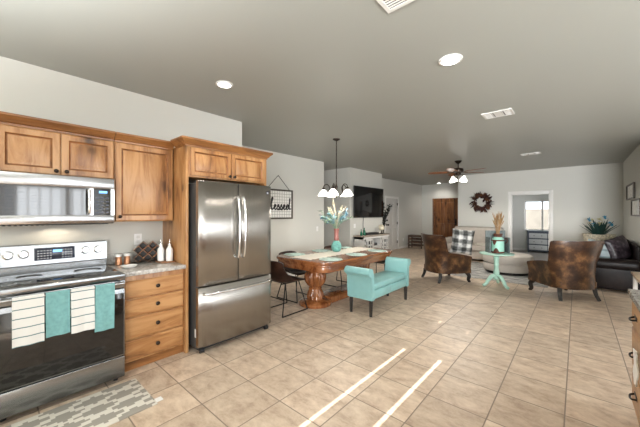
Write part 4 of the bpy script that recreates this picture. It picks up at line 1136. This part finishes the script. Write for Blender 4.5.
def shell_row(t):
    """u-shaped plan of the tub back: t from -1 (left arm front) over 0 (back) to 1 (right arm front)"""
    s = abs(t); sg_ = -1 if t < 0 else 1
    if s > 0.5:
        u = (s-0.5)/0.5; return Vector((sg_*0.345, -0.12+0.52*u, 0)), Vector((sg_, 0, 0))
    a = s/0.5*PI/2
    return Vector((sg_*0.345*math.sin(a)**0.85, -0.12-0.24*math.cos(a)**0.85, 0)), Vector((sg_*math.sin(a), -math.cos(a), 0)).normalized()
RZ = 0.008
ac = thing('leather_armchair', 'brown distressed leather tub armchair with plaid pillow, left of the ottoman', 'armchair', (-2.17, 6.53, 0), -0.64, 'brown leather armchairs')
rows = []
NS = 64
for i in range(NS+1):
    t = -1+2*i/NS; p, nn = shell_row(t); s = abs(t)
    if s < 0.36: top = 0.985
    elif s < 0.47: q = (s-0.36)/0.11; top = 0.985-0.36*(3*q*q-2*q**3)
    else: top = 0.625-0.09*((s-0.47)/0.53)**1.5
    bk_ = max(0, 1-s/0.8)
    wing = math.exp(-((s-0.37)/0.07)**2)
    row = []
    for f_ in (0.0, 0.25, 0.5, 0.75, 0.93):
        z = 0.19+(top-0.19)*f_
        flare = (0.05*bk_+0.03)*f_**1.6 - 0.02*math.sin(PI*f_) + 0.08*wing*f_**3
        row.append(p+nn*(flare+0.005)+Vector((0, 0, z)))
    th = 0.095
    fo = (0.05*bk_+0.03)+0.08*wing
    row.append(p+nn*(fo-0.01)+Vector((0, 0, top))); row.append(p+nn*(fo-th+0.02)+Vector((0, 0, top)))
    for f_ in (0.9, 0.6, 0.3, 0.0):
        z = 0.21+(top-0.21)*f_
        row.append(p+nn*((fo)*f_-th)+Vector((0, 0, z)))
    rows.append(row)
MB().grid(rows, closed_v=True, cap=True).build('tub_back', 'club_leather', ac, world=False, angle=50)
MB().box(-0.30, 0.30, -0.30, 0.385, 0.19, 0.31, 0.02, 3).build('seat_base', 'club_leather', ac, world=False)
MB().box(-0.255, 0.255, -0.25, 0.405, 0.312, 0.46, 0.04, 4).build('seat_cushion', 'club_leather', ac, world=False)
for sx in (-1, 1):
    MB().tube(spline([(sx*0.30, 0.33, 0.20), (sx*0.325, 0.365, 0.13), (sx*0.315, 0.355, 0.05), (sx*0.33, 0.38, 0.0)], 5), [0.046-0.0013*i for i in range(16)], 10).build('leg', 'dark_leg', ac, world=False)
    MB().tube(spline([(sx*0.28, -0.27, 0.20), (sx*0.29, -0.285, 0.10), (sx*0.31, -0.33, 0.0)], 5), [0.046-0.0015*i for i in range(11)], 4).build('leg', 'dark_leg', ac, world=False, angle=30)
ac2 = dup(ac, (-0.17, 6.63, 0), 0.69, 'brown distressed leather tub armchair nearest the dark sofa, right of the ottoman', 'brown leather armchairs')

def pillow(name, w, h, d, mat, loc, rot, label, scale=1.0):
    mb = MB(); rows = []
    N = 16
    b = bmesh.new()
    for face in (1, -1):
        V = [[b.verts.new((w/2*(u := -1+2*i/N)*(1-0.06*(1-(v := -1+2*j/N)**2)), face*d/2*max(0, (1-u**4)*(1-v**4))**0.5, h/2*v*(1-0.06*(1-u*u)))) for j in range(N+1)] for i in range(N+1)]
        for i in range(N):
            for j in range(N): b.faces.new((V[i][j], V[i+1][j], V[i+1][j+1], V[i][j+1]))
    bmesh.ops.remove_doubles(b, verts=b.verts, dist=0.0005); bmesh.ops.recalc_face_normals(b, faces=b.faces)
    mb.add(b)
    o = mb.build(name, mat, loc=loc, world=False); o.rotation_euler = rot
    return tag(o, label, 'pillow')
pillow('throw_pillow', 0.44, 0.54, 0.22, 'plaid_cloth', (-1.86, 6.76, 0.82), (0.12, 0.1, 0.45), 'black and white plaid throw pillow on the left leather armchair')

# ottoman
ot = thing('ottoman', 'round cream upholstered ottoman in the middle of the area rug', 'ottoman', (-1.27, 8.32, 0.012))
MB().lathe([(0.440, 0.0), (0.449, 0.01), (0.449, 0.045), (0.440, 0.05)], 48).build('base', 'dark_leg', ot, world=False)
MB().lathe([(0.440, 0.05), (0.497, 0.06), (0.510, 0.09), (0.510, 0.21), (0.497, 0.235), (0.484, 0.24)], 56).build('lower_drum', 'ottoman_fabric', ot, world=False)
MB().lathe([(0.484, 0.241), (0.502, 0.245), (0.519, 0.275), (0.519, 0.38), (0.506, 0.42), (0.458, 0.445), (0.176, 0.46), (0.009, 0.462)], 56).build('top_cushion', 'ottoman_fabric', ot, world=False)

# cream sofa by the far wall
so = thing('cream_sofa', 'cream upholstered high-backed sofa along the far wall', 'sofa', (-2.5, 10.1, 0))
MB().box(-3.28, -1.70, 9.62, 10.60, 0.06, 0.30, 0.03, 3).build('base', 'cream_fabric', so)
MB().box(-3.10, -1.72, 10.30, 10.70, 0.30, 1.0, 0.07, 4).build('backrest', 'cream_fabric', so)
MB().box(-3.10, -2.42, 9.58, 10.30, 0.302, 0.49, 0.05, 4).build('seat_cushion', 'cream_fabric', so)
MB().box(-2.40, -1.72, 9.58, 10.30, 0.302, 0.49, 0.05, 4).build('seat_cushion', 'cream_fabric', so)
MB().box(-3.34, -3.11, 9.60, 10.62, 0.06, 0.64, 0.06, 4).build('arm', 'cream_fabric', so)
for x in (-3.25, -1.78):
    for y in (9.68, 10.52): MB().box(x-0.03, x+0.03, y-0.03, y+0.03, 0, 0.06).build('foot', 'dark_leg', so)
rows = []
for i in range(10):
    rows.append([(-2.30+0.045*j, 9.60+0.06*i, 0.498+0.012*math.sin(i*1.3+j*0.9)+0.012) for j in range(8)])
tag(MB().sheet(rows, 0.012).build('throw_blanket', 'runner_cloth', loc=(-2.1, 9.9, 0.49)), 'small pale folded throw lying on the cream sofa seat', 'blanket')

# pedestal table with the milk can
pt = thing('pedestal_table', 'mint painted round pedestal table with three curved feet', 'side table', (-1.19, 6.60, 0))
MB().lathe([(0.02, 0.625), (0.285, 0.630), (0.30, 0.638), (0.30, 0.648), (0.292, 0.655), (0.02, 0.655)], 48).build('tabletop', 'mint_paint', pt, world=False)
MB().lathe([(0.04, 0.13), (0.062, 0.15), (0.066, 0.20), (0.048, 0.23), (0.056, 0.27), (0.042, 0.34), (0.037, 0.40), (0.050, 0.43), (0.040, 0.45), (0.046, 0.53), (0.056, 0.56), (0.040, 0.58), (0.06, 0.615), (0.07, 0.625)], 24).build('column', 'mint_paint', pt, world=False)
for a in (-2.34, -0.62, 1.63):
    ca, sa = math.cos(a), math.sin(a)
    pts = spline([(0.02, 0.20), (0.10, 0.195), (0.17, 0.12), (0.22, 0.05), (0.275, 0.027)], 6)
    k = len(pts)
    MB().tube([(p[0]*ca, p[0]*sa, p[1]) for p in pts], [0.040-0.014*i/k for i in range(k)], 10).build('leg', 'mint_paint', pt, world=False)
ZP = 0.656
cx = thing('planter_box', 'weathered blue-grey wooden box behind the milk can on the mint table', 'box', (-1.16, 6.66, ZP), 0.65)
mb = MB(); mb.box(-0.19, 0.19, 0.125, 0.145, 0, 0.43, 0.003); mb.build('back_board', 'greyblue_wood', cx, world=False)
for sx in (-1, 1):
    MB().box(sx*0.18-0.010, sx*0.18+0.010, -0.05, 0.125, 0.0, 0.30, 0.003).build('side_board', 'greyblue_wood', cx, world=False)
mc = thing('milk_can', 'mint enamel milk can with rusty brown patches holding dried grass', 'milk can', (-1.17, 6.62, ZP))
MB().lathe([(0.105, 0), (0.112, 0.006), (0.112, 0.03), (0.108, 0.035)], 32).build('base_band', 'rust_brown', mc, world=False)
bdm = MB().lathe([(0.108, 0.035), (0.110, 0.05), (0.110, 0.255), (0.104, 0.275), (0.075, 0.305), (0.068, 0.315)], 40).build('body', 'mint_enamel', mc, world=False)
MB().lathe([(0.068, 0.315), (0.066, 0.34), (0.082, 0.36), (0.085, 0.375), (0.07, 0.375), (0.06, 0.33)], 32).build('rim', 'rust_brown', mc, world=False)
MB().lathe([(0.111, 0.238), (0.1135, 0.242), (0.1135, 0.258), (0.109, 0.262)], 40).build('band', 'rust_brown', mc, world=False)
mb = MB()
fd_ = math.atan2(-6.62, 1.17)          # the side facing the kitchen
def patch(a0, w, z0, h):
    rows = []
    for i in range(9):
        u = -1+2*i/8; hh = h*(1-u*u*0.9); rows.append([(0.1115*math.cos(a0+u*w), 0.1115*math.sin(a0+u*w), z0-hh*(1 if h > 0 else 1)*k/3) for k in range(4)])
    mb.sheet(rows, 0.002)
patch(fd_-0.55, 0.36, 0.238, 0.075); patch(fd_-0.25, 0.42, 0.035, -0.07); patch(fd_+2.2, 0.4, 0.238, 0.07)
mb.build('patches', 'rust_brown', bdm, world=False)
for sgn in (-1, 1):
    a = fd_+sgn*PI/2; ca, sa = math.cos(a), math.sin(a)
    MB().tube(spline([(0.10*ca, 0.10*sa, 0.27), (0.15*ca, 0.15*sa, 0.29), (0.155*ca, 0.155*sa, 0.22), (0.108*ca, 0.108*sa, 0.19)], 5), 0.007, 8).build('handle', 'rust_brown', mc, world=False)
gb = MB(); rnd = random.Random(5)
for k in range(46):
    a = rnd.uniform(0, 2*PI); sp = rnd.uniform(0.01, 0.11); hh = rnd.uniform(0.30, 0.50)
    pts = spline([(0.02*math.cos(a), 0.02*math.sin(a), 0.0), (0.04*math.cos(a), 0.04*math.sin(a), hh*0.5), (sp*math.cos(a), sp*math.sin(a), hh)], 4)
    gb.tube(pts, [0.002]*5+[0.004, 0.0065, 0.006, 0.002], 5)
dg = gb.build('dried_grass', 'wheat', loc=(-1.17, 6.62, ZP+0.33), world=False)
tag(dg, 'bunch of tan dried grass standing in the mint milk can', 'dried grass')

# dark sofa on the right
ds = thing('leather_sofa', 'dark brown leather sofa along the right wall', 'sofa', (0.45, 8.4, 0))
MB().box(0.02, 0.865, 7.50, 9.60, 0.05, 0.30, 0.03, 3).build('base', 'sofa_leather', ds)
for k, (a, c) in enumerate(((7.75, 8.53), (8.55, 9.33))):
    MB().box(-0.02, 0.62, a, c, 0.302, 0.47, 0.05, 4).build('seat_cushion', 'sofa_leather', ds)
    MB().box(0.62, 0.80, max(a, 8.30), c, 0.47, 0.92, 0.07, 5).build('back_cushion', 'sofa_leather', ds)
for (a, c) in ((7.44, 7.74), (9.34, 9.64)):
    mb = MB(); mb.box(0.0, 0.85, a+0.03, c-0.03, 0.05, 0.46, 0.03, 3); mb.box(-0.02, 0.86, a, c, 0.40, 0.60, 0.085, 5)
    mb.build('arm', 'sofa_leather', ds)
mb = MB(); mb.box(0.80, 0.872, 7.74, 9.34, 0.3, 0.84, 0.03, 4); mb.build('backrest', 'sofa_leather', ds)
for x in (0.08, 0.80):
    for y in (7.56, 9.54): MB().box(x-0.03, x+0.03, y-0.03, y+0.03, 0, 0.05).build('foot', 'dark_leg', ds)
pillow('throw_pillow', 0.42, 0.42, 0.11, 'pillow_blue', (0.34, 7.96, 0.705), (-0.25, 0.10, 0.7), 'pale blue and white striped throw pillow on the dark sofa')
pillow('throw_pillow', 0.50, 0.46, 0.20, 'pillow_leather', (0.60, 8.16, 0.735), (-0.20, -0.2, 0.95), 'shiny dark throw pillow at the near end of the dark sofa')

# corner stand with the planted basket
es = thing('corner_stand', 'dark wooden stand in the corner behind the dark sofa', 'side table', (0.40, 10.2, 0))
MB().box(-0.28, 0.28, -0.24, 0.24, 0.62, 0.655, 0.005).build('top', 'crate_wood', es, world=False)
for sx in (-0.25, 0.25):
    for sy in (-0.21, 0.21): MB().box(sx-0.02, sx+0.02, sy-0.02, sy+0.02, 0, 0.62).build('leg', 'crate_wood', es, world=False)
bk2 = tag(MB().lathe([(0.24, 0), (0.26, 0.01), (0.305, 0.24), (0.31, 0.26), (0.29, 0.26), (0.24, 0.06), (0.02, 0.05)], 32).build('basket', 'basket_cream', loc=(0.41, 10.12, 0.656), world=False), 'cream patterned basket on the corner stand', 'basket')
pl = thing('potted_plant', 'spiky dark green plant with blue flowers in the cream basket', 'plant', (0.41, 10.12, 0.74))
lf = MB(); rnd = random.Random(9)
for k in range(40):
    a = rnd.uniform(0, 2*PI); el = rnd.uniform(0.80, 1.5)
    d = Vector((math.cos(a)*math.cos(el), math.sin(a)*math.cos(el), math.sin(el)))
    lf.leaf((0.05*math.cos(a), 0.05*math.sin(a), 0.10), d, rnd.uniform(0.38, 0.58), 0.055, 0.3, 0.12, 6)
lf.build('leaves', 'leaf_dark', pl, world=False)
for k in range(10):
    a = rnd.uniform(0, 2*PI); r = rnd.uniform(0.06, 0.27); z = rnd.uniform(0.36, 0.58)
    tgt = MB()
    for q in range(8):
        d = Vector((rnd.uniform(-1, 1), rnd.uniform(-1, 1), rnd.uniform(-0.3, 1)))
        tgt.leaf((r*math.cos(a), r*math.sin(a), z), d, 0.075, 0.045, t=0.003)
    tgt.build('flower', 'petal_blue' if k % 5 < 3 else 'petal_yellow', pl, world=False)

# end table between island and sofa
et = thing('end_table', 'pale wood-topped table with white legs beyond the island', 'side table', (0.85, 5.7, 0))
MB().box(-0.27, 0.27, -0.40, 0.40, 0.57, 0.60, 0.004).build('top', 'pale_wood', et, world=False)
MB().box(-0.23, 0.23, -0.36, 0.36, 0.50, 0.57, 0.004).build('apron', 'console_white', et, world=False)
for sx in (-0.23, 0.23):
    for sy in (-0.36, 0.36): MB().box(sx-0.022, sx+0.022, sy-0.022, sy+0.022, 0, 0.57, 0.003).build('leg', 'console_white', et, world=False)

# pictures on the right wall
for (y0, y1, z0, z1, lb) in ((8.66, 9.80, 1.735, 2.07, 'wide dark-framed picture on the right wall, farther and higher one'), (7.85, 9.02, 1.375, 1.715, 'wide dark-framed picture on the right wall, nearer and lower one')):
    pf = thing('picture_frame', lb, 'picture', (XR, (y0+y1)/2, z0), 0, 'dark framed pictures on the right wall')
    mb = MB(); f = 0.03
    mb.box(XR-0.035, XR-0.002, y0, y1, z0, z0+f); mb.box(XR-0.035, XR-0.002, y0, y1, z1-f, z1); mb.box(XR-0.035, XR-0.002, y0, y0+f*2, z0+f, z1-f); mb.box(XR-0.035, XR-0.002, y1-f*2, y1, z0+f, z1-f)
    mb.build('frame', 'frame_wood', pf)
    MB().box(XR-0.015, XR-0.003, y0+f, y1-f, z0+f, z1-f).build('print', 'picture_paper', pf)

# wreath
wrh = thing('wreath', 'dark red and brown leaf wreath on the far wall', 'wreath', (-2.36, YF, 1.80))
rnd = random.Random(21); ra = MB(); rb = MB(); ring = MB()
ring.tube([(0.21*math.cos(2*PI*i/40), -0.035, 0.21*math.sin(2*PI*i/40)) for i in range(40)], 0.022, 8, True)
ring.build('ring', 'wreath_brown', wrh, world=False)
for k in range(150):
    a = 2*PI*k/150; R = 0.195+rnd.uniform(-0.075, 0.06)
    d = Vector((math.cos(a+rnd.uniform(-1.1, 1.1)), -rnd.uniform(0.05, 0.6), math.sin(a+rnd.uniform(-1.1, 1.1))))
    (ra if k % 3 else rb).leaf((R*math.cos(a), -0.045, R*math.sin(a)), d, rnd.uniform(0.10, 0.19), 0.095, t=0.004)
ra.build('red_leaves', 'wreath_red', wrh, world=False); rb.build('brown_leaves', 'wreath_brown', wrh, world=False)

# bedroom dresser
dz = thing('dresser', 'dark grey bedroom dresser with pale drawers under the window', 'dresser', (-0.78, 13.3, 0.012))
DX0, DX1, DY0 = -1.37, -0.20, 13.10
MB().box(DX0, DX1, DY0, 13.50, 0.06, 0.755, 0.004).build('body', 'dresser_grey', dz)
MB().box(DX0-0.015, DX1+0.015, DY0-0.015, 13.52, 0.756, 0.79, 0.004).build('top', 'dresser_grey', dz)
for x in (DX0+0.03, DX1-0.03):
    for y in (DY0+0.03, 13.47): MB().box(x-0.025, x+0.025, y-0.025, y+0.025, 0.012, 0.06).build('foot', 'dresser_grey', dz)
for c in range(2):
    for r in range(3):
        x0 = DX0+0.05+c*0.545; z0 = 0.11+r*0.215
        d = MB().box(x0, x0+0.525, DY0-0.015, DY0, z0, z0+0.175, 0.004).build('drawer', 'drawer_pale', dz)
        mb = MB()
        for kx in (0.15, 0.375): mb.ball((x0+kx, DY0-0.027, z0+0.088), 0.014, 0.014, 0.014, 10, 8)
        mb.build('knob', 'black_iron', d)

# ------------------------------------------------------------------ ceiling fittings
def downlight(x, y, r, label, power):
    t = thing('recessed_light', label, 'ceiling light', (x, y, H), 0, 'recessed ceiling lights')
    MB().lathe([(r*0.8, -0.001), (r*1.12, -0.001), (r*1.1, -0.008), (r*0.85, -0.012), (r*0.8, -0.001)], 32, cap=False).build('trim_ring', 'plate_white', t, world=False)
    MB().lathe([(0.005, -0.002), (r*0.8, -0.002), (r*0.8, -0.010), (0.005, -0.013)], 32).build('lens', 'lamp_lens', t, world=False)
    lo = light('SPOT', 'downlight', (0, 0, -0.03), power, (1, 0.94, 0.86), 0.06, parent=t)
    lo.data.spot_size = math.radians(150); lo.data.spot_blend = 0.8
downlight(-2.68, 1.58, 0.075, 'round recessed ceiling light above the kitchen cabinets', 16)
downlight(-0.81, 2.60, 0.085, 'round recessed ceiling light in the middle of the room', 45)
downlight(-4.45, 12.79, 0.085, 'small round recessed ceiling light in front of the entry door', 22)

def vent(x, y, w, d, label, secs):
    t = thing('ceiling_vent', label, 'vent', (x, y, H), 0, 'ceiling air vents')
    fm = MB()
    MB().box(-w/2+0.015, w/2-0.015, -d/2+0.015, d/2-0.015, -0.004, -0.001).build('backing', 'vent_dark', t, world=False)
    for a in ((-w/2, w/2, -d/2, -d/2+0.025), (-w/2, w/2, d/2-0.025, d/2), (-w/2, -w/2+0.025, -d/2+0.025, d/2-0.025), (w/2-0.025, w/2, -d/2+0.025, d/2-0.025)): fm.box(*a, -0.010, -0.0005)
    for k in range(1, secs):
        xx = -w/2+w*k/secs; fm.box(xx-0.006, xx+0.006, -d/2+0.02, d/2-0.02, -0.009, -0.001)
    fm.build('frame', 'vent_white', t, world=False)
    sl = MB()
    for k in range(secs):
        x0 = -w/2+w*k/secs+0.02; x1 = -w/2+w*(k+1)/secs-0.01
        if secs == 3 and k == 1:
            sl.box(x0, x1, -d/2+0.03, d/2-0.03, -0.008, -0.003)
        else:
            N = int((d-0.05)/0.022)
            for i in range(N):
                yy = -d/2+0.03+i*0.022; sl.box(x0, x1, yy, yy+0.010, -0.008, -0.003)
    sl.build('louvre', 'vent_white', t, world=False)
vent(-0.78, 4.42, 0.34, 0.26, 'white ceiling vent between the recessed light and the fan', 3)
vent(-0.76, 7.86, 0.36, 0.20, 'small white ceiling vent nearest the far wall', 3)
vent(-0.75, 1.55, 0.34, 0.34, 'white square ceiling vent at the top edge', 2)

# ceiling fan
fn = thing('ceiling_fan', 'dark ceiling fan with wooden blades and white glass lights', 'ceiling fan', (-2.22, 7.73, H))
MB().lathe([(0.085, 0), (0.08, -0.02), (0.045, -0.06), (0.018, -0.075), (0.014, -0.08)], 24).build('canopy', 'bronze', fn, world=False)
MB().tube([(0, 0, -0.07), (0, 0, -0.19)], 0.013, 10).build('downrod', 'bronze', fn, world=False)
MB().lathe([(0.02, -0.17), (0.06, -0.18), (0.115, -0.20), (0.125, -0.24), (0.12, -0.275), (0.07, -0.30), (0.06, -0.33), (0.075, -0.345), (0.07, -0.37), (0.02, -0.385)], 28).build('motor_housing', 'bronze', fn, world=False)
for k in range(5):
    a = 2*PI*k/5-0.35
    M = Matrix.Rotation(a, 4, 'Z') @ Matrix.Translation((0, 0, -0.275)) @ Matrix.Rotation(0.2, 4, 'X')
    pts = [(0.20, -0.045), (0.26, -0.060), (0.55, -0.072), (0.66, -0.062), (0.705, -0.03), (0.71, 0.0), (0.705, 0.03), (0.66, 0.062), (0.55, 0.072), (0.26, 0.060), (0.20, 0.045)]
    bl = MB().poly(pts, -0.004, 0.004, M=M).build('blade', 'blade_wood', fn, world=False)
    MB().poly([(0.08, -0.02), (0.16, -0.014), (0.24, -0.04), (0.27, 0.0), (0.24, 0.04), (0.16, 0.014), (0.08, 0.02)], -0.012, -0.005, M=M).build('bracket', 'bronze', bl, world=False)
for k in range(4):
    a = 2*PI*k/4+0.75+0.35; ca, sa = math.cos(a), math.sin(a)
    ar = MB().tube([(p[0]*ca, p[0]*sa, p[1]) for p in spline([(0.04, -0.36), (0.11, -0.35), (0.17, -0.37), (0.18, -0.40)], 4)], 0.009, 8).build('light_arm', 'bronze', fn, world=False)
    M = Matrix.Translation((0.18*ca, 0.18*sa, -0.40)) @ Matrix.Rotation(0.25, 4, Vector((-sa, ca, 0)).normalized())
    MB().lathe([(0.024, 0.005), (0.030, -0.015), (0.055, -0.05), (0.082, -0.085), (0.092, -0.10), (0.088, -0.10), (0.05, -0.05), (0.015, -0.008)], 22, M).build('shade', 'shade_glass', ar, world=False)
    lo = light('SPOT', 'bulb', (0.20*ca, 0.20*sa, -0.50), 26, (1, 0.95, 0.86), 0.09, parent=fn)
    lo.data.spot_size = math.radians(172); lo.data.spot_blend = 0.25
mb = MB()
for (x, y) in ((0.02, 0.01), (-0.02, -0.015)): mb.tube([(x, y, -0.38), (x, y, -0.52)], 0.0015, 4); mb.ball((x, y, -0.525), 0.008, 0.008, 0.012, 8, 6)
mb.build('pull_chain', 'bronze', fn, world=False)
